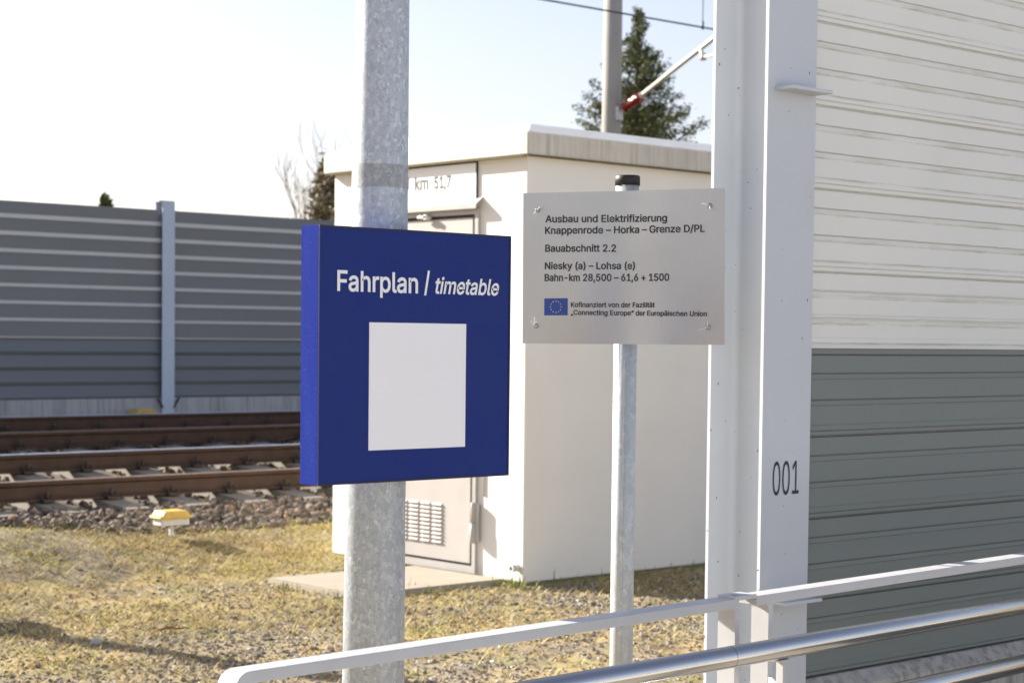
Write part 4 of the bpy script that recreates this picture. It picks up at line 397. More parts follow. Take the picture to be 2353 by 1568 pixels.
'5': (453, '221,-6 192,-4 165,2 140,12 118,25 99,42 84,61 72,82 64,106 61,129 121,129 124,115 129,101 137,88 147,77 159,67 173,59 188,54 204,50 221,49 241,50 260,55 277,63 292,74 305,88 315,104 323,122 327,141 329,162 327,183 322,203 314,222 304,238 291,252 275,263 258,271 238,276 218,278 201,277 184,274 167,269 152,263 138,255 128,247 68,254 97,508 365,508 365,453 150,453 133,300 137,300 149,310 163,318 178,324 194,329 212,332 229,333 252,331 273,327 293,320 312,311 329,299 344,285 357,269 369,250 378,231 385,210 389,187 390,163 388,132 380,102 368,76 352,53 331,32 308,16 282,4 252,-3', '9,8,10 49,43,42 5,4,14 14,13,5 6,5,13 13,12,6 7,6,12 12,11,7 8,7,11 10,8,11 43,49,44 45,44,49 40,39,52 39,53,52 17,1,18 55,37,56 18,1,0 0,19,18 37,55,38 54,38,55 1,17,2 16,2,17 53,39,38 38,54,53 2,16,3 16,15,3 4,3,15 14,4,15 49,42,41 50,49,41 41,40,50 51,50,40 40,52,51 45,49,48 20,76,21 57,36,35 35,58,57 21,76,75 22,21,75 75,74,22 74,23,22 33,60,34 60,59,34 35,34,59 58,35,59 71,70,26 27,26,70 70,69,27 28,27,69 69,68,28 68,67,28 29,28,67 67,66,29 30,29,66 66,65,30 23,74,73 24,23,73 73,72,24 25,24,72 72,71,25 71,26,25 30,65,31 65,64,31 64,63,31 32,31,63 63,62,32 33,32,62 62,61,33 60,33,61 76,20,0 19,0,20 56,37,36 36,57,56 47,46,48 45,48,46'),
'7': (453, '99,1 324,448 324,453 63,453 63,508 390,508 390,449 164,1', '2,1,6 6,5,2 6,1,7 4,3,2 2,5,4 0,7,1'),
'H': (517, '61,1 61,508 124,508 124,288 393,288 393,508 456,508 456,1 393,1 393,233 124,233 124,1', '0,11,10 1,0,10 10,3,1 3,2,1 9,8,7 7,6,9 4,9,6 6,5,4 3,10,9 9,4,3'),
'U': (517, '259,-7 221,-5 185,3 154,16 127,34 104,55 86,80 72,109 64,140 61,173 61,508 123,508 123,178 125,155 131,132 140,113 152,95 168,79 187,67 208,58 232,52 259,51 285,52 310,58 331,67 350,79 365,95 377,113 386,132 392,155 394,178 394,508 456,508 456,173 453,140 445,109 432,80 413,55 390,34 363,16 332,3 297,-5', '9,8,13 13,12,9 10,9,12 12,11,10 18,2,19 19,2,1 1,20,19 2,18,3 17,3,18 3,17,4 17,16,4 5,4,16 16,15,5 6,5,15 7,6,15 15,14,7 8,7,14 13,8,14 22,0,41 41,23,22 23,41,40 24,23,40 40,39,24 39,25,24 35,34,28 29,28,34 34,33,29 30,29,33 33,32,30 31,30,32 25,39,38 26,25,38 38,37,26 27,26,37 37,36,27 36,35,27 35,28,27 20,1,0 21,20,0 0,22,21'),
'k': (381, '111,138 111,211 121,211 285,378 359,379 184,200 177,200 54,1 54,508 113,508 113,1 294,1 149,186 191,227 370,1 113,140 113,211 200,217 154,179', '0,7,10 7,0,1 8,7,1 1,9,8 5,13,6 11,14,5 4,3,13 2,12,13 4,13,17 13,3,2 15,18,12 0,10,15 1,0,15 16,1,15 2,16,12 16,15,12 9,1,16 5,14,17 13,5,17 12,6,13 6,12,18 5,6,18 11,5,18'),
'm': (610, '54,1 54,378 111,378 111,296 109,296 115,314 123,331 133,345 145,357 158,367 172,375 187,381 203,384 219,385 245,382 268,374 287,360 302,342 313,319 320,296 314,296 319,312 327,328 338,342 350,355 365,366 381,374 398,380 417,384 437,385 458,384 478,379 497,371 513,360 528,345 540,328 549,307 554,283 556,255 556,1 497,1 497,254 494,279 486,299 473,314 457,323 438,330 419,331 402,330 387,327 374,321 362,313 352,302 344,291 339,278 335,263 334,247 334,1 275,1 275,260 273,280 266,297 254,312 238,323 220,329 199,331 185,330 170,327 157,321 145,313 134,302 125,290 118,275 114,257 113,238 113,1 317,305 111,304', '75,74,0 1,0,74 4,1,74 74,73,4 3,5,77 68,67,8 67,9,8 6,70,69 7,6,69 69,68,7 68,8,7 4,73,72 3,4,72 72,71,3 71,70,3 5,3,70 70,6,5 65,11,66 10,66,11 64,63,14 13,12,64 64,14,13 64,12,65 11,65,12 59,20,60 61,60,20 20,18,61 18,17,61 62,61,17 17,16,62 62,16,63 16,15,63 14,63,15 9,67,66 66,10,9 55,54,19 54,53,19 21,19,53 50,25,24 26,49,48 48,27,26 25,50,49 49,26,25 21,53,52 22,21,52 52,51,22 23,22,51 51,50,23 50,24,23 29,47,46 31,30,45 46,45,30 29,46,30 41,40,39 39,38,41 38,37,41 41,37,42 37,36,42 43,42,36 36,35,43 35,34,43 44,43,34 34,33,44 33,32,44 45,44,32 31,45,32 27,48,47 28,27,47 47,29,28 57,56,58 59,58,56 56,55,59 20,59,55 55,19,20 19,21,76 18,20,76 1,4,77 2,1,77'),
},
}
def text_mesh(body, style='bold', shear=0):
    G = GLYPHS[style]; x = 0; V = []; Fs = []
    for ch in body:
        adv, vs, fs = G[ch]; n = len(V)
        for t_ in vs.split(): a, b_ = t_.split(','); V.append((x + int(a) / 1000 + shear * int(b_) / 1000, int(b_) / 1000, 0))
        for t_ in fs.split(): Fs.append(tuple(int(i) + n for i in t_.split(',')))
        x += adv / 1000
    return np.array(V), Fs
def ref_height(ch, style):
    return text_mesh(ch, style)[0][:, 1].max()
def letter(name, body, mat, parent, pL, pR, cap, nrm, style='bold', shear=0, ref='H', warp=None, lift=.0012):
    """letters from baseline point pL to baseline point pR, capital height cap, on a face with normal nrm"""
    V, Fs = text_mesh(body, style, shear); h = ref_height(ref, style)
    x0, x1 = V[:, 0].min(), V[:, 0].max(); U = pR - pL; up = Vector((0, 0, 1)); mb = MB()
    vs = []
    for v in V:
        p = pL + U * ((v[0] - x0) / (x1 - x0)) + up * (v[1] / h * cap)
        p = p + nrm * (lift + (warp(p) if warp else 0)); vs.append(p)
    mb.add(vs, Fs); return mb.build(name, mat, parent)

NB = Vector((0, -1, 0)); NA = Vector((-1, 0, 0)); Z = Vector((0, 0, 1)); X = Vector((1, 0, 0)); Y = Vector((0, 1, 0))
def q(zx, zy, k, ox, oy): return ((ox + zx / k) / 1.0544, (oy + zy / k) / 1.0544)

# ------------------------------------------------------------------ ground and ballast bed
def vnoise(A, B, s, seed):
    r = np.random.default_rng(seed); g = r.random((128, 128)); x = A * s; y = B * s
    i = np.floor(x).astype(int); j = np.floor(y).astype(int); fx = x - i; fy = y - j
    fx = fx * fx * (3 - 2 * fx); fy = fy * fy * (3 - 2 * fy)
    G = lambda a, b: g[a % 128, b % 128]
    return (G(i, j) * (1 - fx) + G(i + 1, j) * fx) * (1 - fy) + (G(i, j + 1) * (1 - fx) + G(i + 1, j + 1) * fx) * fy
def gz(A, B):
    A = np.asarray(A, float); B = np.asarray(B, float)
    s = np.clip((B - 10.2) / 2.4, 0, 1); s = s * s * (3 - 2 * s)
    edge = .10 + .17 * np.exp(-((A - 5.9) / 1.1) ** 2)
    flat = np.clip((A - 6.4) / 1.2, 0, 1) * np.clip((12.4 - B) / 1.0, 0, 1)
    h = s * edge * (1 - .8 * flat)
    h = h - np.clip((B - 12.55) / .6, 0, 1) * .28
    near = (np.abs(A) < 40) & (np.abs(B) < 40)
    h = h + near * (.035 * (vnoise(A + 60, B + 60, 1.3, 1) - .5) + .02 * (vnoise(A + 60, B + 60, 5, 2) - .5) + .012 * (vnoise(A + 60, B + 60, 15, 3) - .5)) * np.where((A > 6.9) & (B > 9), .35, 1)
    return h
xs = np.concatenate([np.linspace(-900, -20, 12), np.linspace(-18, 2.6, 12), np.arange(3, 13.5, .06), np.linspace(14, 40, 18), np.linspace(60, 900, 12)])
ys = np.concatenate([np.linspace(-900, -20, 10), np.linspace(-18, 3.6, 12), np.arange(4, 14, .06), np.linspace(14.3, 40, 18), np.linspace(60, 1200, 14)])
GA, GB = np.meshgrid(xs, ys, indexing='ij'); GZ = gz(GA, GB)
V = np.stack([GA, GB, GZ], -1).reshape(-1, 3); nx, ny = len(xs), len(ys)
I = np.arange(nx * ny).reshape(nx, ny)
Fq = np.stack([I[:-1, :-1], I[1:, :-1], I[1:, 1:], I[:-1, 1:]], -1).reshape(-1, 4)
tag(big_mesh('ground', V, Fq, M['ground'], True), kind='structure')

prof = [(12.45, -.05), (12.62, .06), (13.15, .125), (13.45, .15), (16.2, .36), (16.8, .40), (17.3, .385), (17.5, .37), (20.2, .55), (20.7, .52), (21.6, .40), (22.4, .42)]
bA = np.arange(-2, 34, .25); V = []
for a in bA:
    for (b_, z_) in prof: V.append((a, b_, z_ - .03 + .03 * random.random()))
V = np.array(V); n = len(prof); I = np.arange(len(V)).reshape(len(bA), n)
Fq = np.stack([I[:-1, :-1], I[1:, :-1], I[1:, 1:], I[:-1, 1:]], -1).reshape(-1, 4)
tag(big_mesh('ballast_bed', V, Fq, M['ballastbed'], True), kind='structure')
def bz(B): return np.interp(B, [p[0] for p in prof], [p[1] for p in prof])

ico = bmesh.new(); bmesh.ops.create_icosphere(ico, subdivisions=1, radius=1)
ICO_V = np.array([v.co[:] for v in ico.verts]); ICO_F = np.array([[v.index for v in f.verts] for f in ico.faces]); ico.free()
ico = bmesh.new(); bmesh.ops.create_icosphere(ico, subdivisions=2, radius=1)
ICO2_V = np.array([v.co[:] for v in ico.verts]); ICO2_F = np.array([[v.index for v in f.verts] for f in ico.faces]); ico.free()
def scatter_stones(name, P, size, mat, flat=.7, rough=.3):
    n = len(P); bv = ICO_V; k = len(bv)
    sc = np.stack([size * rng.uniform(.75, 1.35, n), size * rng.uniform(.75, 1.35, n), size * rng.uniform(flat * .7, flat * 1.3, n)], -1)
    v = bv[None] * (1 + rough * (rng.random((n, k, 1)) - .5) * 2) * sc[:, None]
    ax = rng.normal(size=(n, 3)); ax /= np.linalg.norm(ax, axis=1)[:, None]; an = rng.uniform(0, 6.28, n)
    c, s = np.cos(an)[:, None, None], np.sin(an)[:, None, None]; a = np.repeat(ax[:, None], k, 1)
    v = v * c + np.cross(a, v) * s + a * (a * v).sum(-1, keepdims=True) * (1 - c)
    v = v + P[:, None]; f = ICO_F[None] + (np.arange(n) * k)[:, None, None]
    return big_mesh(name, v.reshape(-1, 3), f.reshape(-1, 3), mat, False)
def in_view(P, m=350):
    d = P - np.array(CAM); w = d @ np.array(FW); x = CX_PX + F_PX * (d @ np.array(RT)) / w; y = CY_PX - F_PX * (d @ np.array(UP)) / w
    return (w > .5) & (x > -m) & (x < 2352 + m) & (y > -m) & (y < 1568 + m)
# ballast: shoulder coarse and dense, between the rails thinner
n = 9000; A = rng.uniform(4, 14, n); B = 12.42 + rng.random(n) ** 1.0 * 1.35; P = np.stack([A, B, bz(B) + rng.uniform(-.02, .03, n)], -1)
P2n = 9000; A2 = rng.uniform(4, 22, P2n); B2 = rng.uniform(13.4, 21.2, P2n)
ph = ((A2 - .35) / .6) % 1; keep = ~(((B2 > 13.45) & (B2 < 16.1)) | ((B2 > 17.45) & (B2 < 20.1))) | ((ph > .27) & (ph < .73)); A2, B2 = A2[keep], B2[keep]
P2 = np.stack([A2, B2, bz(B2) + rng.uniform(-.02, .015, len(A2))], -1); P = np.concatenate([P, P2]); P = P[in_view(P)]
P[:, 2] = np.maximum(P[:, 2], gz(P[:, 0], P[:, 1]) + .005)
tag(scatter_stones('ballast_stones', P, rng.uniform(.022, .045, len(P)), M['ballast']), 'loose grey brown ballast stones heaped along and between the rails', 'ballast', kind='stuff')

# gravel and grass on the verge
n = 75000; A = rng.uniform(4, 13, n); B = rng.uniform(5.5, 12.6, n)
dens = np.clip(1.3 - (B - 6.5) / 3.6, .06, 1) * (.3 + vnoise(A, B, 1.1, 11)); ok = rng.random(n) < dens
A, B = A[ok], B[ok]; P = np.stack([A, B, gz(A, B) + .001], -1); P = P[in_view(P, 150)]
P = P[~((P[:, 0] > 8.25) & (P[:, 1] > 9.0) & (P[:, 1] < 11.3))]
tag(scatter_stones('gravel', P, rng.gamma(3, .0018, len(P)) + .0035, M['gravel'], .6), 'fine grey brown gravel scattered through the dry grass', 'gravel', kind='stuff')
def blades(name, A, B, L, W, tilt, mat, label, cat):
    n = len(A); z = gz(A, B); th = rng.uniform(0, 6.28, n); dx, dy = np.cos(th), np.sin(th)
    h = L * np.sin(tilt); r = L * np.cos(tilt); b0 = np.stack([A, B, z], -1); wv = np.stack([-dy, dx, 0 * dx], -1) * W[:, None] / 2
    mid = b0 + np.stack([dx * r * .45, dy * r * .45, h * .65], -1); tip = b0 + np.stack([dx * r, dy * r, h], -1)
    V = np.stack([b0 - wv, b0 + wv, mid + wv * .8, mid - wv * .8, tip], 1).reshape(-1, 3)
    k = np.arange(n)[:, None] * 5
    F3 = np.concatenate([k + np.array([[0, 1, 2]]), k + np.array([[0, 2, 3]]), k + np.array([[3, 2, 4]])], 1).reshape(-1, 3)
    return tag(big_mesh(name, V, F3, mat), label, cat, kind='stuff')
n = 320000; A = rng.uniform(4, 13, n); B = rng.uniform(5.5, 12.75, n)
dens = np.clip(.10 + (B - 6.5) / 3.6, .14, 1) * np.clip(vnoise(A, B, 1.1, 11) * -1.2 + 1.35, .1, 1) * np.clip(.35 + 1.0 * vnoise(A, B, 4, 12), 0, 1)
P = np.stack([A, B, gz(A, B)], -1); ok = (rng.random(n) < dens) & in_view(P, 150) & ~((A > 8.25) & (B > 9.05) & (B < 11.3)) & ~((A > 7.0) & (A < 8.3) & (B > 9.2) & (B < 10.35))
A, B = A[ok], B[ok]; n = len(A)
LN = rng.gamma(4, .011, n) + .010; LN = np.where(rng.random(n) < .006, rng.uniform(.10, .26, n), LN)
blades('dry_grass', A, B, LN, rng.uniform(.003, .007, n), rng.uniform(.03, .55, n), M['grass'], 'short dry yellow green grass covering the verge beside the track', 'grass')
# greener tufts along the hut base, slab and ballast edge
ta, tb = [], []
spots = [(8.24, 9.08 + .02 * k) for k in range(6)] + [(8.2 + .17 * k, 9.0) for k in range(14)] + [(6 + .35 * k, 12.45) for k in range(14)] + [(6.97, 9.3 + .3 * k) for k in range(3)] + [(7.3 + .3 * k, 9.19) for k in range(3)] + [(random.uniform(4.5, 8), random.uniform(7, 12)) for _ in range(6)]
for (a, b_) in spots:
    m = random.randint(6, 26); ta += list(rng.normal(a, .05, m)); tb += list(rng.normal(b_ - .02, .035, m))
ta, tb = np.array(ta), np.array(tb); n = len(ta)
blades('green_grass', ta, tb, rng.gamma(5, .009, n) + .015, rng.uniform(.004, .008, n), rng.uniform(.6, 1.4, n), M['green'], 'fresh green grass tufts along the hut base and ballast edge', 'grass')

def rock(name, p, size, seed, mat, label, group='loose stones on the verge'):
    r = np.random.default_rng(seed); v = ICO2_V * np.array(size) * (1 + .25 * (r.random((len(ICO2_V), 1)) - .5))
    v[:, 2] = np.maximum(v[:, 2], -size[2] * .5); mb = MB(); mb.add([Vector(p) + Vector(x) + Vector((0, 0, size[2] * .4)) for x in v], ICO2_F.tolist(), 0, True)
    return tag(mb.build(name, mat), label, 'stone', group)
def gp(x, y):
    p = on_z(x, y, 0)
    for _ in range(8): p = on_z(x, y, float(gz(p.x, p.y)))
    return p
rock('stone', gp(222, 1479), (.035, .03, .025), 1, M['stone'], 'rounded pale grey stone lying in the long shadow, largest on the verge')
rock('stone', gp(368, 1353), (.022, .018, .012), 2, M['stone'], 'flat white chip lying in the sunny grass left of the slab')
rock('stone', gp(391, 1305), (.03, .022, .012), 3, M['stone'], 'cracked pale lump in the dry grass below the yellow marker')
rock('stone', gp(575, 1492), (.018, .014, .010), 4, M['stone'], 'small white chip at the edge of the shadow beside the galvanised pole')
rock('stone', gp(1552, 1462), (.016, .014, .010), 5, M['stone'], 'small white pebble on gravel right of the sign post')
rock('stone', gp(786, 1372), (.024, .018, .011), 6, M['stone'], 'pale flat chip in the grass in front of the slab corner')
mb = MB(); p0, p1 = gp(357, 1455), gp(428, 1448)
mb.tube([p0 + Z * .012, p0.lerp(p1, .35) + Z * .03, p0.lerp(p1, .7) + Z * .018, p1 + Z * .02], [.006, .009, .006, .003], 6)
tag(mb.build('twig', M['twig']), 'short red brown dry twig lying on the verge above the shadow', 'twig')

# ------------------------------------------------------------------ railway tracks
RAIL = [(-.075, 0), (.075, 0), (.075, .012), (.022, .030), (.0085, .045), (.0085, .120), (.033, .135), (.036, .165), (.028, .172), (-.028, .172), (-.036, .165), (-.033, .135), (-.0085, .120), (-.0085, .045), (-.022, .030), (-.075, .012)]
def track(label, b0, z0, b1, z1, top0, top1):
    root = tag(empty('railway_track', (0, (b0 + b1) / 2, 0)), label, 'railway track', 'parallel railway tracks')
    for (b_, z_, tm) in ((b0, z0, top0), (b1, z1, top1)):
        mb = MB(); mi = [0] * 16
        for k in (7, 8, 9): mi[k] = 1
        mb.prism(RAIL, (-2, b_, z_ - .172), Y, Z, (36, 0, 0), mis=mi); mb.build('rail', [M['railrust'], tm], root)
    sl = (z1 - z0) / (b1 - b0); bc = (b0 + b1) / 2; zc = (z0 + z1) / 2 - .182
    Yd = Vector((0, 1, sl)).normalized(); Zd = Vector((0, -sl, 1)).normalized()
    mb = MB(); mb.prism([(-1.3, -.2), (1.3, -.2), (1.3, .0), (-1.3, .0)], (0, bc, zc), Yd, Zd, (.26, 0, 0))
    first = None; cps = []
    for k in range(32):
        a = .8 + .6 * k
        if first is None:
            mb2 = MB(); pr = [(-.15, -.2), (.15, -.2), (.11, 0), (-.11, 0)]
            mb2.prism(pr, (a, bc - 1.3 * Yd.y, zc - 1.3 * Yd.z), X, Zd, Yd * 2.6)
            first = mb2.build('sleeper', M['sleeper'], root)
            for bb, zz in ((b0, z0), (b1, z1)):
                for s in (-1, 1):
                    c = MB(); c.box((a, bb + s * .095, zz - .168), (.10, .05, .028), bev=.006)
                    c.tube([(a, bb + s * .085, zz - .16), (a, bb + s * .085, zz - .085)], .017, 8)
                    c.tube([(a - .045, bb + s * .12, zz - .155), (a - .05, bb + s * .07, zz - .125), (a + .05, bb + s * .07, zz - .125), (a + .045, bb + s * .12, zz - .155)], .009, 6)
                    cps.append(c.build('clip', M['clip'], first))
        else:
            o = first.copy(); col.objects.link(o); o.location.x = .6 * k
            for c in cps: d = c.copy(); col.objects.link(d); d.parent = o
track('near railway track, rusty front rail and polished rear rail on concrete sleepers', 14.07, .43, 15.57, .55, M['raildull'], M['railshine'])
track('far railway track beside the dark barrier, on concrete sleepers', 18.07, .605, 19.57, .70, M['raildull'], M['railshine'])

# yellow capped cable markers
def marker(p, s, label, full=True):
    root = tag(empty('cable_marker', p), label, 'marker', 'yellow capped cable markers')
    U = X; V_ = Y; p = Vector(p)
    if full:
        mb = MB(); mb.box(p + Z * .035, (.03, .03, .09), bev=.003); mb.build('post', M['boxwhite'], root)
        mb = MB(); mb.box(p + Z * .105, (.25 * s, .13 * s, .055), bev=.008); mb.build('housing', M['boxwhite'], root)
    z0 = .13 if full else .02
    mb = MB(); mb.prism([(-.145, 0), (.145, 0), (.145, .02), (.115, .028), (.10, .062), (-.10, .062), (-.115, .028), (-.145, .02)], p + Z * z0 - V_ * .085 * s, U * s, Z, V_ * .17 * s)
    o = mb.build('cap', M['yellow'], root); bv = o.modifiers.new('edge', 'BEVEL'); bv.width = .012; bv.segments = 2
    return root
p = gp(402, 1230)
p = Vector((7.62, 12.28, float(gz(7.62, 12.28))))
pp = on_b(393, 1228, 12.28); pp.z -= .0
marker((pp.x, 12.28, pp.z), 1.0, 'yellow capped white marker box on a short post beside the ballast')
pp = on_b(326, 949, 22.25); marker((pp.x, 22.25, pp.z - .02), 1.25, 'low yellow cap showing behind the far rail at the foot of the dark barrier', False)

# ------------------------------------------------------------------ far noise barrier
root = tag(empty('noise_barrier', (12, 22.6, 0)), 'slate grey noise barrier with pale lips and blue grey post beyond the tracks', 'noise barrier', 'noise barriers')
FB = 22.6; post0 = on_b(386, 784, FB - .09).x; postsA = [post0 - 10, post0 - 5, post0, post0 + 5, post0 + 10, post0 + 15, post0 + 20]
def hea(mb, a, b_, z0, z1, w=.2, h=.19, tf=.01, tw=.0065, r=.018):
    """H section: flanges lie across X, web along Y; a = centre, b_ = front face"""
    p = [(-w / 2, 0), (w / 2, 0), (w / 2, tf)]
    def arc(cx, cy, a0, a1, n=5): return [(cx + r * math.cos(math.radians(a0 + (a1 - a0) * i / n)), cy + r * math.sin(math.radians(a0 + (a1 - a0) * i / n))) for i in range(n + 1)]
    p += arc(tw / 2 + r, tf + r, 270, 180) + arc(tw / 2 + r, h - tf - r, 180, 90) + [(w / 2, h - tf), (w / 2, h), (-w / 2, h), (-w / 2, h - tf)]
    p += arc(-tw / 2 - r, h - tf - r, 90, 0) + arc(-tw / 2 - r, tf + r, 0, -90) + [(-w / 2, tf)]
    return mb.prism(p, (a, b_, z0), X, Y, (0, 0, z1 - z0))
for a0, a1 in zip(postsA[:-1], postsA[1:]):
    x0, x1 = a0 + .006, a1 - .006
    for k in range(12):
        if k == 0: zt, zb_, lip = 3.395, 3.166, .058
        elif k < 8: zt = 3.166 - .225 * (k - 1); zb_ = zt - .225; lip = .058 - .003 * k if k < 7 else .02
        else: zt = 1.591 - .205 * (k - 8); zb_ = zt - .205; lip = 0
        mb = MB()
        if lip: pr = [(.02, zb_ + .001), (-.030, zb_ + .001), (-.036, zb_ + lip), (-.022, zb_ + lip + .003), (-.016, zt - .002), (.06, zt - .002), (.06, zb_ + .001)]; mis = [1, 1, 0, 0, 0, 0, 0]
        else: pr = [(-.02, zb_ + .001), (-.034, zb_ + .03), (-.014, zt - .07), (-.004, zt - .02), (-.02, zt - .001), (.06, zt - .001), (.06, zb_ + .001)]; mis = [0] * 7
        mb.prism(pr, (x0, FB, 0), Y, Z, (x1 - x0, 0, 0), mis=mis)
        mb.build('panel', [M['fencedark'] if lip else M['fencelow'], M['fencelight']], root)
    mb = MB(); mb.prism([(-.05, .1), (.09, .1), (.09, .77), (-.04, .77)], (x0, FB, 0), Y, Z, (x1 - x0, 0, 0)); mb.build('plinth', M['plinthfar'], root)
mb = MB(); mb.span((postsA[0], FB + .062, .72), (postsA[-1], FB + .075, 3.385)); mb.build('light_block_sheet', M['fencelow'], root)  # added behind the panels to stop sunlight leaking through their joints
for a in postsA:
    mb = MB(); hea(mb, a, FB - .1, .3, 3.5); o = mb.build('post', M['fencepost'], root)
    mb = MB(); mb.box((a - .03, FB - .0, 3.512), (.25, .2, .02)); mb.build('post_cap', M['fencepost'], o)
    for s in (-1, 1):
        mb = MB(); mb.box((a + s * .13, FB - .10, .70), (.02, .03, .16), X=(math.cos(s * .6), 0, -math.sin(s * .6)), Z=(math.sin(s * .6), 0, math.cos(s * .6))); mb.build('anchor', M['clip'], o)

# ------------------------------------------------------------------ overhead line
ma = on_b(1404.5, 300, 21); root = tag(empty('catenary_mast', (ma.x, 21, .3)), 'tall round concrete catenary mast rising behind the hut roof', 'mast')
mb = MB(); mb.tube([(ma.x, 21, .3), (ma.x, 21, 9.5)], [.178, .135], 32); mb.build('shaft', M['mast'], root)
pt = lambda x, y, b_: on_b(x, y, b_)
c0 = pt(1424, 262, 20.86); c1 = pt(1436, 246, 20.75); c2 = pt(1470, 222, 20.40); c3 = pt(1645, 84, 18.75); c4 = c3 + (c3 - c2) * .5
mb = MB(); mb.box((ma.x + .0, 20.84, c0.z), (.12, .08, .22), bev=.01); mb.tube([c0, c1], .03, 10); o = mb.build('bracket', M['post'], root)
mb = MB(); mb.tube([c2, c3, c4], .036, 14); mb.tube([c2, c2.lerp(c3, .03)], .05, 14); o = mb.build('cantilever', M['tubegal'], root)
mb = MB(); ins = [c1.lerp(c2, k / 8) for k in range(9)]; mb.tube(ins, [.035 if k % 2 else .085 for k in range(9)], 14); mb.build('insulator', M['insul'], o)
s0 = c2.lerp(c3, .80); s1 = pt(1615, 131, s0.y - .12); s2 = pt(1645, 126, s0.y - .5)
mb = MB(); mb.tube([s0, s1], .03, 8); mb.tube([s1 - Z * .05, s1 + Z * .05], .05, 8); mb.tube([s1, s2, s2 + (s2 - s1)], .022, 8); mb.build('steady_arm', M['tubegal'], root)
w0, w1 = pt(1250, 0, 18.82), pt(1640, 68, 18.82); wd = (w1 - w0) / (w1.x - w0.x); wz = (w0.z + w1.z) / 2
root = tag(empty('contact_wire', (0, 18.82, 0)), 'thin dark overhead contact wire crossing the sky in front of the mast', 'wire')
A_, B_ = w0 - wd * 14, w1 + wd * 30
mb = MB(); mb.tube([A_, B_], .013, 6); mb.build('wire', M['wire'], root)
d0 = w1 - wd * .25; mb = MB(); mb.tube([d0, d0 + Z * 1.4], .007, 6); mb.tube([d0 - Z * .03, d0 + Z * .09], .02, 6); mb.build('dropper', M['wire'], root)

# mast and cabinet added out of view to cast the long verge shadow
p = gp(0, 1450); L = Vector((math.sin(SUN_AZ), -math.cos(SUN_AZ), 0)); mp_ = p - L * 3.7
root = tag(empty('shadow_mast', (mp_.x, mp_.y, .05)), 'grey steel mast added unseen left of the view to cast the long shadow', 'mast')
mb = MB(); mb.tube([(mp_.x, mp_.y, 0), (mp_.x, mp_.y, 3.6)], [.11, .10], 20); mb.build('shaft', M['post'], root)
mb = MB(); mb.box((mp_.x, mp_.y, .2), (.34, .34, .3), bev=.02); mb.build('footing', M['plinth'], root)
cp = p - L * 2.05  # unseen cabinet, added to widen the left end of the shadow
root = tag(empty('shadow_cabinet', (cp.x, cp.y, 0)), 'low grey cabinet with sloping lid added unseen to widen the long shadow', 'cabinet')
mb = MB(); mb.box((cp.x, cp.y, .45), (.62, .36, .9), bev=.02); mb.build('housing', M['doorframe'], root)
mb = MB(); mb.prism([(-.36, 0), (.36, 0), (.36, .03), (0, .12), (-.36, .03)], (cp.x, cp.y - .22, .90), X, Z, (0, .44, 0)); mb.build('lid', M['doorframe'], root)
mb = MB(); mb.box((cp.x, cp.y - .187, .45), (.52, .012, .76), bev=.003); mb.build('door', M['doorframe'], root)

# ------------------------------------------------------------------ trees beyond
def conifer(base, h, rad, mat, label, seed, zmin, nwh=26, leaf=.11, dens=1.0, droop=.25):
    r = np.random.default_rng(seed); root = tag(empty('conifer_tree', base), label, 'tree', 'trees beyond the tracks'); base = Vector(base)
    Vs, Fs, sk = [], [], MB(); sk.tube([base, base + Z * h * .5, base + Z * h * .98], [h * .016, h * .010, .012], 8)
    for w in range(nwh):
        t_ = w / (nwh - 1); z = zmin + (h * .985 - zmin) * t_ ** .92
        R_ = rad * (1 - t_) ** 1.05 + .05
        for k in range(int(r.integers(5, 8))):
            an = r.uniform(0, 6.28); Lb = R_ * r.uniform(.55, 1.12); up = r.uniform(-.05, .62) * (1 - droop)
            if r.random() < .10: continue
            tip = Vector((math.cos(an) * Lb, math.sin(an) * Lb, Lb * up)); b0 = base + Z * (z + r.uniform(-.12, .12))
            sk.tube([b0, b0 + tip * .6 - Z * .04 * Lb, b0 + tip], [.02, .012, .004], 4, caps=False)
            m = int(Lb * 55 * dens) + 10
            for i in range(m):
                s = r.uniform(.08, 1.04); c = b0 + tip * s - Z * (.05 * Lb * math.sin(s * 3.1)) + Vector(r.normal(0, .05 + .085 * Lb * (1.1 - s), 3)) * Vector((1, 1, .6)).length / 1.5
                d = Vector(r.normal(0, 1, 3)) + tip.normalized() * 1.2; d.normalize(); e = d.orthogonal().normalized(); e.rotate(Matrix.Rotation(r.uniform(0, 6.28), 3, d))
                l = leaf * r.uniform(.6, 1.5); ww = l * r.uniform(.22, .4); nV = len(Vs)
                Vs += [c - e * ww, c + d * l * .5 - e * ww * .2 + e * ww, c + d * l, c + d * l * .4 - e * ww * 1.3]; Fs.append((nV, nV + 1, nV + 2, nV + 3))
    off = base
    o = big_mesh('crown', np.array([(v - off)[:] for v in Vs]), np.array(Fs), mat, False, root)
    sk.build('trunk', M['bark'], root)
d = ray(1462, 300); P0 = CAM + d * 50; conifer((P0.x, P0.y, 0), 10.6, 3.5, M['needles'], 'tall dark green conifer behind the concrete mast', 5, 3.6, 34, .075, 3.8)
d = ray(748, 500); P0 = CAM + d * 46; conifer((P0.x, P0.y, 0), 6.15, 2.7, M['needles_brown'], 'brownish bushy conifer showing between dark barrier and hut corner', 9, 1.5, 20, .085, 3.4)
d = ray(243, 470); P0 = CAM + d * 90; conifer((P0.x, P0.y, 0), 8.35, 1.2, M['needles'], 'tiny distant conifer tip poking above the dark barrier', 3, 4, 16, .25, .8)

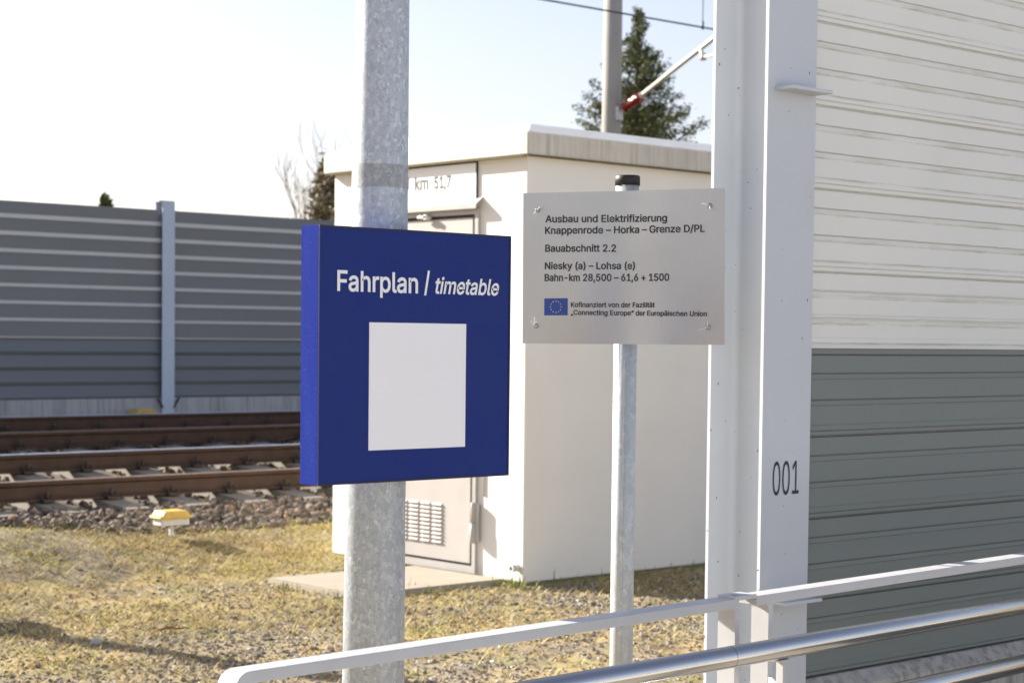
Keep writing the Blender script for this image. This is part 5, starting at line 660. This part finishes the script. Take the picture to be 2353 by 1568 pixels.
def bare_tree(base, h, label, seed, lean=(0, 0)):
    r = random.Random(seed); root = tag(empty('bare_tree', base), label, 'tree', 'trees beyond the tracks'); base = Vector(base)
    tr = MB(); br = MB()
    def grow(p, d, L, rad, lev, mb):
        pts = [p]; q_ = p.copy(); dd = d.copy(); n = 4
        for i in range(n):
            dd = (dd + Vector((r.gauss(0, .12), r.gauss(0, .12), .06 * lev))).normalized(); q_ = q_ + dd * (L / n); pts.append(q_.copy())
        mb.tube(pts, [rad * (1 - .55 * i / n) for i in range(n + 1)], 5 if lev else 8, caps=False)
        if lev >= 5: return
        for i in range(3 if lev < 3 else 2):
            f = r.uniform(.45, 1.0); b0 = pts[min(n, int(f * n))]
            nd = (dd + Vector((r.gauss(0, .45), r.gauss(0, .45), r.gauss(.2, .25)))).normalized()
            grow(b0, nd, L * r.uniform(.6, .85), max(.010, rad * .45), lev + 1, br)
    grow(base, Vector((lean[0], lean[1], 1)).normalized(), h * .38, h * .017, 0, tr)
    tr.build('trunk', M['bark'], root); br.build('branches', M['twigs'], root)
d = ray(700, 480); P0 = CAM + d * 54; bare_tree((P0.x, P0.y, 0), 8.4, 'slender leafless tree with fine grey twigs left of the hut', 21)
d = ray(815, 400); P0 = CAM + d * 58; bare_tree((P0.x, P0.y, 0), 9.6, 'taller leafless tree whose twigs rise above the hut roof beside the pole', 33)
d = ray(955, 330); P0 = CAM + d * 60; bare_tree((P0.x, P0.y, 0), 8.9, 'faint leafless tree with twig tips showing right of the pole', 41)

# ------------------------------------------------------------------ equipment hut
HA, HB0, HB1, HA1, HZ = 8.33, 9.12, 11.27, 12.6, 2.90
root = tag(empty('equipment_hut', (HA, HB0, 0)), 'white concrete equipment hut with flat overhanging roof beside the track', 'hut')
mb = MB(); mb.span((HA, HB0, .016), (HA1, HB1, HZ), bev=.010); mb.build('wall', M['hutwall'], root)
mb = MB(); mb.span((HA + .03, HB0 + .03, -.2), (HA1 - .03, HB1 - .03, .015)); mb.build('base', M['hutbase'], root)
o_ = .06; z0, z1 = 2.868, 3.018; a0, a1, b0, b1 = HA - o_, HA1 + o_, HB0 - o_, HB1 + o_
mb = MB(); i = .22
lo = [(a0, b0), (a1, b0), (a1, b1), (a0, b1)]; hi = [(a0 + i, b0 + i), (a1 - i, b0 + i), (a1 - i, b1 - i), (a0 + i, b1 - i)]
g = .012
vs = [(x_, y_, z0) for x_, y_ in lo] + [(x_, y_, z1) for x_, y_ in lo] + [(x_, y_, z1 + .085) for x_, y_ in hi]
mb.add(vs, [(3, 2, 1, 0)], 0)
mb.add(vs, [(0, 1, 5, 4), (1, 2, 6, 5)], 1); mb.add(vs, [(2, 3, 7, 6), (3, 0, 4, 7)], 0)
mb.add(vs, [(4, 5, 9, 8), (5, 6, 10, 9), (6, 7, 11, 10), (7, 4, 8, 11), (8, 9, 10, 11)], 2)
rf = mb.build('roof', [M['hutfascia_clean'], M['hutfascia_dirty'], M['hutroof']], root)
bm = bmesh.new(); bm.from_mesh(rf.data); bmesh.ops.remove_doubles(bm, verts=bm.verts, dist=.0005); bmesh.ops.bevel(bm, geom=bm.edges[:], offset=.006, segments=2, affect='EDGES'); bm.to_mesh(rf.data); bm.free()
mb = MB(); mb.box(((a0 + a1) / 2, b0 + .01, z0 - .005), (a1 - a0, .03, .012)); mb.box((a0 + .01, (b0 + b1) / 2, z0 - .005), (.03, b1 - b0 - .05, .012)); mb.build('drip_edge', M['algae'], rf)
# door on the sunny face
DB0, DB1, DZ0, DZ1 = 9.63, 10.66, .085, 2.49
mb = MB()
mb.span((HA - .022, DB0 - .035, .03), (HA + .01, DB0, DZ1 + .05)); mb.span((HA - .022, DB1, .03), (HA + .01, DB1 + .035, DZ1 + .05)); mb.span((HA - .022, DB0, DZ1 + .01), (HA + .01, DB1, DZ1 + .05))
mb.span((HA - .020, DB0, .03), (HA + .01, DB1, DZ0 - .006)); mb.build('door_frame', M['doorframe'], root)
mb = MB(); mb.span((HA - .008, DB0 + .0005, DZ0 - .006), (HA - .002, DB1 - .0005, DZ1 + .0095)); mb.build('door_seal', M['seal'], root)
mb = MB(); mb.span((HA - .018, DB0 + .024, DZ0 + .012), (HA - .0085, DB1 - .018, DZ1 - .012), bev=.003); dr = mb.build('door', M['door'], root)
lv0 = on_a(1016, 1155, HA - .018)
for c in range(6):
    mb = MB()
    for k in range(10):
        yb = lv0.y + .13 * c; zt = lv0.z - .0293 * k
        pr = [(0, 0), (.016, -.015), (.013, -.019), (0, -.018)]
        mb.prism(pr, (HA - .018, yb, zt), NA, Z, (0, .105, 0))
    mb.build('louvre', M['door'], dr)
hp = on_a(1079, 1157, HA - .075); hq = on_a(1079, 1246, HA - .075)
mb = MB(); zm = (hp.z + hq.z) / 2
mb.tube([(HA - .045, hp.y, zm + .002), (HA - .045, hp.y, hp.z), (HA - .045, hp.y, hp.z + .012)], [.018, .018, .008], 14)
mb.tube([(HA - .045, hp.y, hq.z - .004), (HA - .045, hp.y, zm - .002)], .022, 14); mb.box((HA - .028, hp.y - .01, zm), (.030, .05, hp.z - hq.z), bev=.004); mb.build('hinge', M['doorframe'], dr)
lp = on_a(1030, 524, HA - .06) if False else on_a(1030 / 1.0, 524, HA - .06)
lk = on_a(*q(345, 1010, 4.9, 960, 320), HA - .06)
mb = MB(); mb.tube([(HA - .015, lk.y, lk.z), (HA - .07, lk.y, lk.z)], .02, 12); mb.box((HA - .06, lk.y + .03, lk.z), (.02, .11, .02), bev=.004); mb.tube([(HA - .055, lk.y + .06, lk.z + .02), (HA - .055, lk.y + .06, lk.z - .015)], .007, 8); mb.build('door_stay', M['boxwhite'], dr)
# hood above the door
mb = MB(); mb.prism([(0, 0), (.0, .012), (.066, -.04), (.066, -.07), (.060, -.07), (.060, -.045)], (HA, DB0 - .06, DZ1 + .115), NA, Z, (0, DB1 - DB0 + .12, 0)); mb.build('door_hood', M['doorframe'], root)
# name board
nb0 = on_a(1093, 462, HA - .012); nz0, nz1 = 2.597, 2.850
mb = MB(); mb.span((HA - .012, nb0.y, nz0), (HA - .0005, 10.72, nz1)); nbd = mb.build('name_board', M['whiteprint'], root)
mb = MB(); fr = .009
mb.span((HA - .0145, nb0.y - fr, nz0 - fr), (HA, nb0.y - .0004, nz1 + fr)); mb.span((HA - .0145, 10.7204, nz0 - fr), (HA, 10.72 + fr, nz1 + fr)); mb.span((HA - .0145, nb0.y, nz1 + .0004), (HA, 10.72, nz1 + fr)); mb.span((HA - .0145, nb0.y, nz0 - fr), (HA, 10.72, nz0 - .0004)); mb.build('board_frame', M['seal'], nbd)
def on_hut(zx, zy): return on_a(*q(zx, zy, 4.9, 960, 320), HA - .0125)
for body, l_, r_, cap in (('U', (84, 698), (146, 695), 150), ('km', (218, 690), (378, 682), 150), ('51,7', (447, 672), (645, 660), 140)):
    pL, pR = on_hut(*l_), on_hut(*r_); cp_ = on_hut(l_[0], l_[1] - cap).z - pL.z; pR.z = pL.z
    letter('lettering', body, M['greyprint'], nbd, pL, pR, cp_, NA, 'bold')
# pipe stub, threshold slab
pb = on_a(1190, 1303, HA); mb = MB(); mb.tube([(HA + .01, pb.y, pb.z), (HA - .06, pb.y, pb.z)], .024, 18); mb.tube([(HA - .048, pb.y, pb.z), (HA - .066, pb.y, pb.z)], .028, 18)
mb.build('drain_stub', M['boxwhite'], root)
mb = MB(); mb.tube([(HA - .0665, pb.y, pb.z), (HA - .0672, pb.y, pb.z)], .013, 14); mb.build('stub_dark_disc', M['seal'], root)  # near-black disc painted for the shade inside the pipe mouth
mb = MB(); cb = on_a(1114, 1112, HA); mb.tube([(HA - .006, cb.y, 1.2), (HA - .006, cb.y, on_a(1114, 1140, HA).z)], .0055, 6); mb.build('cable', M['doorframe'], root)
mb = MB(); mb.prism([(0, 0), (1.22, 0), (1.22, .95), (0, 1.02)], (7.05, 9.25, -.1), X, Y, (0, 0, .135)); o = mb.build('concrete_slab', M['slab'])
bm = bmesh.new(); bm.from_mesh(o.data); bmesh.ops.bevel(bm, geom=bm.edges[:], offset=.012, segments=2, affect='EDGES'); bm.to_mesh(o.data); bm.free()
tag(o, 'flat pale concrete slab on the ground in front of the hut door', 'slab')

# ------------------------------------------------------------------ lamp pole with the blue timetable sign
SB = 2.995; sTL, sBR = on_b(733, 516, SB), on_b(1169, 1091, SB); sa0, sa1, sz0, sz1 = 2.177, 2.688, 1.353, 1.872; st = .061
pc = on_b(868, 800, SB + st + .075); PB = SB + st + .072
root = tag(empty('galvanised_pole', (pc.x, PB, 0)), 'thick galvanised steel pole standing behind the blue sign', 'pole')
wt = [(pt(862, 0, PB), pt(989 / 1.0544 * 1.0, 0, PB))]
def pole_at(xl, xr, y):
    a, b_ = on_b(xl, y, PB), on_b(xr, y, PB); c = (a + b_) / 2; w = (b_ - a); dist = (c - CAM).length
    return c, (xr - xl) / 2 / F_PX * dist * 1.0
c1, r1 = pole_at(818, 938, 0); c2, r2 = pole_at(787, 927, 1500)
k = (r2 - r1) / (c2.z - c1.z); ax = (c1 - c2) / (c1.z - c2.z); rr = lambda z: r1 + k * (z - c1.z); cc = lambda z: c1 + ax * (z - c1.z)
mb = MB(); mb.tube([cc(0), cc(2.0), cc(5.5)], [rr(0), rr(2.0), rr(5.5)], 96); mb.build('shaft', M['pole'], root)
zt0, zt1 = on_b(870, 434, PB).z, on_b(870, 381, PB).z
mb = MB(); mb.tube([cc(zt0), cc(zt1)], [rr(zt0) + .0006, rr(zt1) + .0006], 96, caps=False); o = mb.build('tape_band', M['tape'], root)
root = tag(empty('timetable_sign', (sa0, SB, sz0)), 'square dark blue box sign with white timetable lettering fixed to the pole', 'sign')
mb = MB(); mb.span((sa0, SB + .0025, sz0), (sa1, SB + st, sz1), bev=.0007); mb.build('casing', M['blueside'], root)
mb = MB(); mb.span((sa0 + .0003, SB, sz0 + .0003), (sa1 - .0003, SB + .0023, sz1 - .0003)); mb.build('front_panel', M['bluefront'], root)
e = .004; mb = MB()
for a, b_ in (((sa0, sz0), (sa1, sz0 + e)), ((sa0, sz1 - e), (sa1, sz1)), ((sa1 - e, sz0 + e), (sa1, sz1 - e)), ((sa0 + .0006, sz0 + e), (sa0 + .0022, sz1 - e))): mb.span((a[0], SB - .0012, a[1]), (b_[0], SB + .002, b_[1]))
mb.build('edge_trim', M['bluetrim'], root)
def z6(x, y): return q(x, y, 2.3054, 700, 520)
def on_sign(x, y): return on_b(*z6(x, y), SB)
for body, l_, r_, cap, ref, bold, sh in (('Fahrplan', (267, 422), (718, 435), 114, 'H', .012, 0), ('timetable', (815, 438), (1170, 448), 92, 'l', .012, .22)):
    pL, pR = on_sign(*l_), on_sign(*r_); cp_ = on_sign(l_[0], l_[1] - cap).z - pL.z
    if ref == 'l': cp_ = on_sign(1140, 446 - 88).z - on_sign(1140, 446).z
    pR.z = pL.z
    letter('lettering', body, M['whiteprint'], root, pL, pR, cp_, NB, 'bold', sh, ref)
mb = MB(); s_ = [on_sign(*p_) for p_ in ((752, 450), (764, 450), (785, 312), (773, 312))]; mb.add([p_ + NB * .0012 for p_ in s_], [(0, 1, 2, 3)]); mb.build('slash', M['whiteprint'], root)
pa, pb_ = on_sign(447, 600), on_sign(980, 1292); mb = MB(); pz0 = on_sign(442, 1315).z; mb.span((pa.x, SB - .0015, pz0), (pb_.x, SB - .0001, pa.z)); mb.build('poster', M['poster'], root)
# clamps that carry the sign
for z_ in (1.47, 1.76):
    mb = MB(); c = cc(z_); mb.box((c.x, SB + st + (c.y - rr(z_) - SB - st) / 2, z_), (.05, max(.004, c.y - rr(z_) - SB - st) + .01, .03)); mb.build('clamp', M['post'], root)

# ------------------------------------------------------------------ notice plate on its post
def at_depth(x, y, d): return CAM + ray(x, y) * d
pTL, pTR, pBL, pBR = at_depth(1208, 445, 4.88), at_depth(1669.5, 433, 4.67), at_depth(1200.6, 788.5, 4.88), at_depth(1663.6, 792, 4.67)
U = ((pTR - pTL) + (pBR - pBL)); W_ = U.length / 2; U = Vector((U.x, U.y, 0)).normalized(); PN = Vector((U.y, -U.x, 0))
PC = (pTL + pTR + pBL + pBR) / 4; us = [(p_ - PC).dot(U) for p_ in (pTL, pTR, pBL, pBR)]
root_post_c = PC - PN * .036; px_ = at_depth(1434, 900, 4.82); uo = (px_ - PC).dot(U); pcx = PC + U * uo - PN * .036
root = tag(empty('sign_post', (pcx.x, pcx.y, 0)), 'slim galvanised tube post with black cap carrying the aluminium plate', 'post')
ztop = at_depth(1440, 408, 4.82).z; zc = at_depth(1440, 428, 4.82).z
mb = MB(); mb.tube([(pcx.x, pcx.y, -.05), (pcx.x, pcx.y, zc + .006)], .0302, 40); mb.build('tube', M['post'], root)
mb = MB(); mb.tube([(pcx.x, pcx.y, zc), (pcx.x, pcx.y, ztop), (pcx.x, pcx.y, ztop + .003)], [.0325, .0325, .030], 40); mb.build('cap', M['cap'], root)
mb = MB(); mb.box(Vector((pcx.x, pcx.y, 0)) + PN * .0298 + U * .008 + Z * 1.0, (.005, .004, 1.2), X=U, Y=PN); mb.build('seam', M['post'], root)
def warp(p_):
    u = (p_ - PC).dot(U) / (W_ / 2); v = (p_.z - PC.z) / .21
    return .010 * (1 - math.exp(-(((u - .02) / .28) ** 2))) * .8 + .005 * u * u - .003 + .0025 * math.sin(u * 4.2 + .6) * max(0, -v) ** 3
root = tag(empty('notice_plate', PC), 'brushed aluminium notice plate with black lettering and blue flag on the slim post', 'sign')
nu, nv = 60, 14; vs = []; fs = []
for j in range(nv + 1):
    tv = j / nv
    for i in range(nu + 1):
        tu = i / nu; top = pTL.lerp(pTR, tu); bot = pBL.lerp(pBR, tu); p_ = bot.lerp(top, tv); p_ = p_ - PN * ((p_ - PC).dot(PN)); vs.append(p_ + PN * warp(p_))
n1 = len(vs); vs += [v - PN * .003 for v in vs]
for j in range(nv):
    for i in range(nu):
        a = j * (nu + 1) + i; fs += [(a, a + 1, a + nu + 2, a + nu + 1), (n1 + a, n1 + a + nu + 1, n1 + a + nu + 2, n1 + a + 1)]
for i in range(nu): a = i; fs.append((a, n1 + a, n1 + a + 1, a + 1)); a = nv * (nu + 1) + i; fs.append((a, a + 1, n1 + a + 1, n1 + a))
for j in range(nv): a = j * (nu + 1); fs.append((a, a + nu + 1, n1 + a + nu + 1, n1 + a)); a += nu; fs.append((a, n1 + a, n1 + a + nu + 1, a + nu + 1))
mb = MB(); mb.add(vs, fs, 0, True); o = mb.build('plate', M['alu'], root)
es = o.modifiers.new('edges', 'EDGE_SPLIT'); es.split_angle = math.radians(40)
def on_pl(zx, zy): return on_plane(*q(zx, zy, 3.409, 1240, 400), PC, PN)
LINES = [('Ausbau und Elektrifizierung', (285, 474), (1285, 465), 57), ('Knappenrode – Horka – Grenze D/PL', (283, 569), (1600, 552), 57), ('Bauabschnitt 2.2', (284, 716), (857, 713), 57),
         ('Niesky (a) – Lohsa (e)', (281, 859), (1012, 857), 56), ('Bahn-km 28,500 – 61,6 + 1500', (279, 957), (1302, 954), 57),
         ('Kofinanziert von der Fazilität', (493, 1171), (1182, 1173), 40), ('„Connecting Europe“ der Europäischen Union', (493, 1234), (1617, 1247), 40)]
for body, l_, r_, cap in LINES:
    pL, pR = on_pl(*l_), on_pl(*r_); cp_ = on_pl(l_[0], l_[1] - cap).z - pL.z
    letter('lettering', body, M['blackprint'], root, pL, pR, cp_ * 1.02, PN, 'bold', 0, 'H', warp)
f0, f1, f2 = on_pl(277, 1100), on_pl(467, 1098), on_pl(274, 1240)
mb = MB(); n_ = 8
for i in range(n_):
    a = f0.lerp(f1, i / n_); b_ = f0.lerp(f1, (i + 1) / n_); dz = Vector((0, 0, f2.z - f0.z)); mb.add([x_ + PN * (.0010 + warp(x_)) for x_ in (a + dz, b_ + dz, b_, a)], [(0, 1, 2, 3)])
fl = mb.build('flag', M['flagblue'], root)
mb = MB(); fc = (f0 + f1) / 2 + Vector((0, 0, (f2.z - f0.z) / 2)); R_ = abs(f2.z - f0.z) / 3
for k in range(12):
    a = math.radians(30 * k); c = fc + U * R_ * math.sin(a) + Z * R_ * math.cos(a); pts = []
    for j in range(10):
        r_ = R_ * (.17 if j % 2 == 0 else .07); b_ = math.radians(36 * j); p_ = c + U * r_ * math.sin(b_) + Z * r_ * math.cos(b_); pts.append(p_ + PN * (.0016 + warp(p_)))
    mb.add(pts, [tuple(range(10))[::-1]])
mb.build('star_ring', M['flagstar'], fl)
for (sx, sy, t1, t2) in ((222, 372, (.9, .5), (-.3, -.8)), (1640, 337, (-1.0, .35), (.5, -.7)), (208, 1326, (.1, 1.5), (-.55, .8)), (1628, 1340, (-1.4, -.4), (.15, 1.0))):
    c = on_pl(sx, sy); c = c + PN * warp(c); mb = MB()
    mb.tube([c, c + PN * .004, c + PN * .0075], [.0062, .0062, .004], 14); mb.tube([c + PN * .0076, c + PN * .0078], .0022, 6); sc = mb.build('screw', M['screw'], root)
    mb = MB()
    for t_ in (t1, t2): mb.tube([c + PN * .003, c + PN * .010 + (U * t_[0] + Z * t_[1]) * .007, c + PN * .016 + (U * t_[0] + Z * t_[1]) * .015], [.0016, .0014, .001], 6)
    mb.build('cable_tie', M['tie'], sc)

# ------------------------------------------------------------------ near noise barrier with post 001
WB = 3.225; WA0, WA1 = 3.885, 8.6; CA = 3.875; CB = 3.20; TOP = 3.15
root = tag(empty('noise_barrier', (CA, CB, 0)), 'cream over grey noise barrier wall with white steel end post numbered 001', 'noise barrier', 'noise barriers')
mb = MB(); hea(mb, CA, CB, -.1, TOP + .05, .2, .195); ep = mb.build('post', M['steelwhite'], root)
o = ep.copy(); o.data = ep.data; col.objects.link(o); o.location.x = WA1 - CA
for zz in ((205 + 3),): pass
def bracket(x0, y0, x1, y1, seed):
    c = on_b(x0, y0, CB - .03); c2_ = on_b(x1, y1, CB - .03); mb = MB(); L_ = c2_.x - c.x
    mb.box(((c.x + c2_.x) / 2, CB - .031, (c.z + c2_.z) / 2), (L_, .06, .009), bev=.001); b = mb.build('bracket', M['steelwhite'], ep)
bracket(1801, 208, 1893, 208, 0); bracket(1782, 1380, 1868, 1378, 1)
def z2(x, y): return q(x, y, 2.376, 1680, 540)
pL, pR = on_b(*z2(452, 1566), CB), on_b(*z2(602, 1560), CB); pR.z = pL.z; cp_ = on_b(*z2(478, 1376), CB).z - on_b(*z2(478, 1570), CB).z
letter('number', '001', M['navyprint'], ep, pL, pR, cp_, NB, 'plain', 0, '0')
# dents and chips in the paint of the post
mb = MB(); r = random.Random(4)
for k in range(8):
    z_ = r.uniform(1.1, 2.5); y_ = CB + .195 - .0103; a = CA - r.uniform(.03, .095)
    if k > 5: y_ = CB - .0004; a = CA + r.uniform(-.08, .09)
    h_ = r.uniform(.001, .005); w_ = r.uniform(.0008, .002); t_ = r.uniform(-.002, .002)
    mb.add([(a - w_, y_, z_ - h_), (a + w_, y_, z_ - h_ * .6), (a + w_ + t_, y_, z_ + h_), (a - w_ + t_, y_, z_ + h_ * .7)], [(0, 1, 2, 3)])
mb.build('paint_chip', M['navyprint'], ep)
def cassette(zt, ht, mat):
    P_ = lambda f, d: (d, zt - f * ht)
    pr = [P_(0.0, .005), P_(.010, .005), P_(.018, 0), P_(.228, 0), P_(.232, .0025), P_(.242, .0025), P_(.248, -.0005), P_(.30, -.0018), P_(.315, 0), P_(.552, 0), P_(.556, .0025), P_(.566, .0025), P_(.572, -.0005), P_(.622, -.0018), P_(.637, 0),
          P_(.862, 0), P_(.875, -.0018), P_(.930, -.0018), P_(.934, .001), P_(.943, .001), P_(.948, -.0012), P_(.99, -.0012), P_(.994, .005), P_(1.0, .005)]
    pr += [(.10, zt - ht), (.10, zt)]
    mb = MB(); mb.prism(pr, (WA0, WB, 0), Y, Z, (WA1 - WA0 - .01, 0, 0)); return mb.build('panel', mat, root)
z_ = JOINT0
while z_ - PER > .72: cassette(z_, PER - .0006, M['greyclad']); z_ -= PER
if z_ - .726 > .03: cassette(z_, z_ - .726, M['greyclad'])
z_ = JOINT0 + PER
while z_ < TOP:
    hh = PER - .0006
    if abs(z_ - JOINT0 - PER) < .01: hh -= .017
    cassette(z_, hh, M['cream']); z_ += PER
mb = MB(); mb.span((WA0, WB - .006, JOINT0 + .0166), (WA1 - .01, WB + .02, JOINT0 + .021)); mb.build('drip_trim', M['cream'], root)
mb = MB(); mb.span((WA0, WB - .001, JOINT0 + .0005), (WA1 - .01, WB + .05, JOINT0 + .0160)); mb.build('joint_strip', M['greyclad'], root)
mb = MB(); mb.prism([(-.035, .3), (.14, .3), (.14, .725), (.0, .722), (-.035, .690)], (CA + .102, WB - .01, 0), Y, Z, (WA1 - CA - .11, 0, 0)); mb.build('plinth', M['plinth'], root)
mb = MB(); mb.span((CA + .103, WB - .02, -.3), (WA1 - .01, WB + .1, .29)); mb.build('footing', M['plinth'], root)

# ------------------------------------------------------------------ ramp railing
RZ = 1.13; e0, e1, e2, e3 = on_z(545, 1545, RZ), on_z(1684, 1372.6, RZ), on_z(1695, 1369.5, RZ), on_z(2352, 1277, RZ)
RD = (e3 - e0); RD.z = 0; RD.normalize(); RN = Vector((RD.y, -RD.x, 0))          # RN points to the camera side
DEP, TH = .046, .0195
def flat_path(mb, pts, w, th, mi=0):
    """a flat bar swept along pts in the vertical plane of RD; near edge on the path, depth away from RN"""
    pts = [Vector(p) for p in pts]; n = len(pts); vs = []
    for i, p_ in enumerate(pts):
        t_ = (pts[min(i + 1, n - 1)] - pts[max(i - 1, 0)]).normalized(); nr = RN.cross(t_).normalized()
        if i in (0, n - 1): f = 1
        else: f = 1 / max(.5, math.cos((pts[i] - pts[i - 1]).angle(pts[i + 1] - pts[i]) / 2))
        vs += [p_, p_ - RN * w, p_ - RN * w + nr * th * f, p_ + nr * th * f]
    fs = [(0, 1, 2, 3), tuple((n - 1) * 4 + k for k in (3, 2, 1, 0))]
    for i in range(n - 1):
        for k in range(4): k2 = (k + 1) % 4; fs.append((i * 4 + k, i * 4 + k2, i * 4 + 4 + k2, i * 4 + 4 + k))
    mb.add(vs, fs, mi)
def line(s, z): b_ = e0 + RD * s; return Vector((b_.x, b_.y, z))
S1 = (e1 - e0).dot(RD); S2 = (e2 - e0).dot(RD); S3 = (e3 - e0).dot(RD); SL = (on_z(515, 1545, RZ) - e0).dot(RD) + .01
def rounded_bar(s0, s1, leftpost):
    pts = []
    R_ = .03
    if leftpost:
        pts += [line(s0, 0.05), line(s0, RZ - R_)]
        for k in range(1, 8): a = math.pi / 2 * k / 8; pts.append(line(s0 + R_ * (1 - math.cos(a)), RZ - R_ + R_ * math.sin(a)))
        pts.append(line(s0 + R_, RZ))
    else: pts.append(line(s0, RZ))
    pts.append(line(s1, RZ)); return pts
def bevel_obj(o, w):
    m = o.modifiers.new('edge', 'BEVEL'); m.width = w; m.segments = 2; m.limit_method = 'ANGLE'; m.angle_limit = math.radians(50); return o
def post_bar(s, parent, fil_l=True, fil_r=True, name='post'):
    mb = MB(); w = .014; zt = RZ - TH + .0005; f = .012
    pr = [(-w / 2, .05), (w / 2, .05)]
    pr += [(w / 2 + (f * (1 - math.cos(a)) if fil_r else 0), zt - f + f * math.sin(a)) for a in np.linspace(0, math.pi / 2, 6)]
    pr += [(-w / 2 - (f * (1 - math.cos(a)) if fil_l else 0), zt - f + f * math.sin(a)) for a in np.linspace(math.pi / 2, 0, 6)]
    b_ = line(s, 0) - RN * .0008; mb.prism(pr, b_, RD, Z, -RN * (DEP - .0016)); return bevel_obj(mb.build(name, M['railpaint'], parent), .0012)
left = tag(empty('ramp_railing', line(SL, 0)), 'grey flat bar railing section with rounded end, lower left in front of the pole', 'railing', 'ramp railing sections')
mb = MB(); flat_path(mb, rounded_bar(SL, S1 + .004, True), DEP, -TH); bevel_obj(mb.build('top_rail', M['railpaint'], left), .0015)
sp1 = (on_z(1686, 1372, RZ) - e0).dot(RD) - .006; post_bar(sp1, left, True, False)
right = tag(empty('ramp_railing', line(S2, 0)), 'grey flat bar railing section with two steel handrails in front of the barrier', 'railing', 'ramp railing sections')
mb = MB(); flat_path(mb, [line(S2 + .038, RZ), line(S3 + 1.6, RZ)], DEP, -TH)
o = bevel_obj(mb.build('top_rail', M['railpaint'], right), .0015)
mb = MB(); flat_path(mb, [line(S2 - .034, RZ + .0045), line(S2 + .0375, RZ + .0045)], DEP, -.0085); tg = bevel_obj(mb.build('splice_tongue', M['railpaint'], right), .0015)
mb = MB()
for s in (.005,):
    c = line(S2 + s - .015, RZ + .0047) - RN * DEP * .5; mb.tube([c, c + Z * .001], .007, 16); c2_ = c - Z * .034; mb.tube([c2_, c2_ + Z * .02], .005, 10); mb.tube([c2_ + Z * .004, c2_ + Z * .010], .0085, 6)
mb.build('bolt', M['screw'], tg)
sp2 = (on_z(1748, 1360, RZ) - e0).dot(RD); post_bar(sp2, right)
for s in (S3 + .6, S3 + 1.5): post_bar(s, right)
# steel handrails
def hand(p0, p1, z, s_from, s_to, brks):
    d_ = (p1 - p0); d_.z = 0; d_.normalize(); r_ = .0212
    A0 = p0 + d_ * s_from; A1 = p1 + d_ * s_to; mb = MB(); mb.tube([A0, A1], r_, 40); h = mb.build('handrail', M['stainless'], right)
    for px in brks:
        c = on_plane(px, 1500, p0, Vector((d_.y, -d_.x, 0))); c = Vector((c.x, c.y, z))
        mb = MB(); side = Vector((d_.y, -d_.x, 0))
        mb.box(c - Z * (r_ + .003), (.036, .022, .004), X=d_, Y=side, bev=.001)
        mb.box(c - Z * (r_ + .045), (.010, .018, .082), X=d_, Y=side, bev=.001)
        # arm back to the railing post
        tgt = line(sp2, c.z - r_ - .075) - RN * .001; st_ = c - Z * (r_ + .075)
        v_ = tgt - st_; v_.z = 0; Ld = v_.length; v_.normalize(); mb.box((st_ + tgt) / 2, (Ld, .008, .03), X=v_, Y=Vector((-v_.y, v_.x, 0)), bev=.001)
        # round the inner corner
        mb.prism([(0, 0), (.016, 0), (.008, .005), (.004, .010), (0, .018)], st_ + Z * .014 + v_ * .004 + Vector((-v_.y, v_.x, 0)) * -.004, v_, Z, Vector((-v_.y, v_.x, 0)) * .008)
        mb.build('bracket', M['railpaint'], h)
    # joint in the tube
    return h, d_, A0
h1, hd, A0 = hand(on_z(1328, 1569, 1.04), on_z(2352, 1390, 1.04), 1.04, -1.2, 1.6, [1795])
jp = on_plane(1676, 1480, on_z(1328, 1569, 1.04), Vector((hd.y, -hd.x, 0))); jp.z = 1.04
mb = MB(); mb.tube([jp - hd * .0007, jp + hd * .0007], .02125, 40); mb.build('tube_joint', M['seal'], h1)
hand(on_z(2041, 1593, .905), on_z(2352, 1522, .905), .905, -2.2, 1.6, [])
# ramp under the railing
p_ = line(0, 0); mb = MB()
q0, q1 = line(SL - .3, .06) - RN * .12, line(S3 + 4, .06) - RN * .12
mb.add([q0, q0 + RN * 2.6, q1 + RN * 2.6, q1] + [v - Z * .3 for v in (q0, q0 + RN * 2.6, q1 + RN * 2.6, q1)], [(0, 1, 2, 3), (4, 7, 6, 5), (0, 4, 5, 1), (1, 5, 6, 2), (2, 6, 7, 3), (3, 7, 4, 0)])
tag(mb.build('ramp_path', M['slab']), kind='structure')
mb = MB(); mb.span((-30, -26, -.2), (30, -1.2, .10)); tag(mb.build('bounce_sheet', M['bounce_sheet']), kind='structure')  # pale sheet added behind the camera to bounce sunlight onto shaded walls
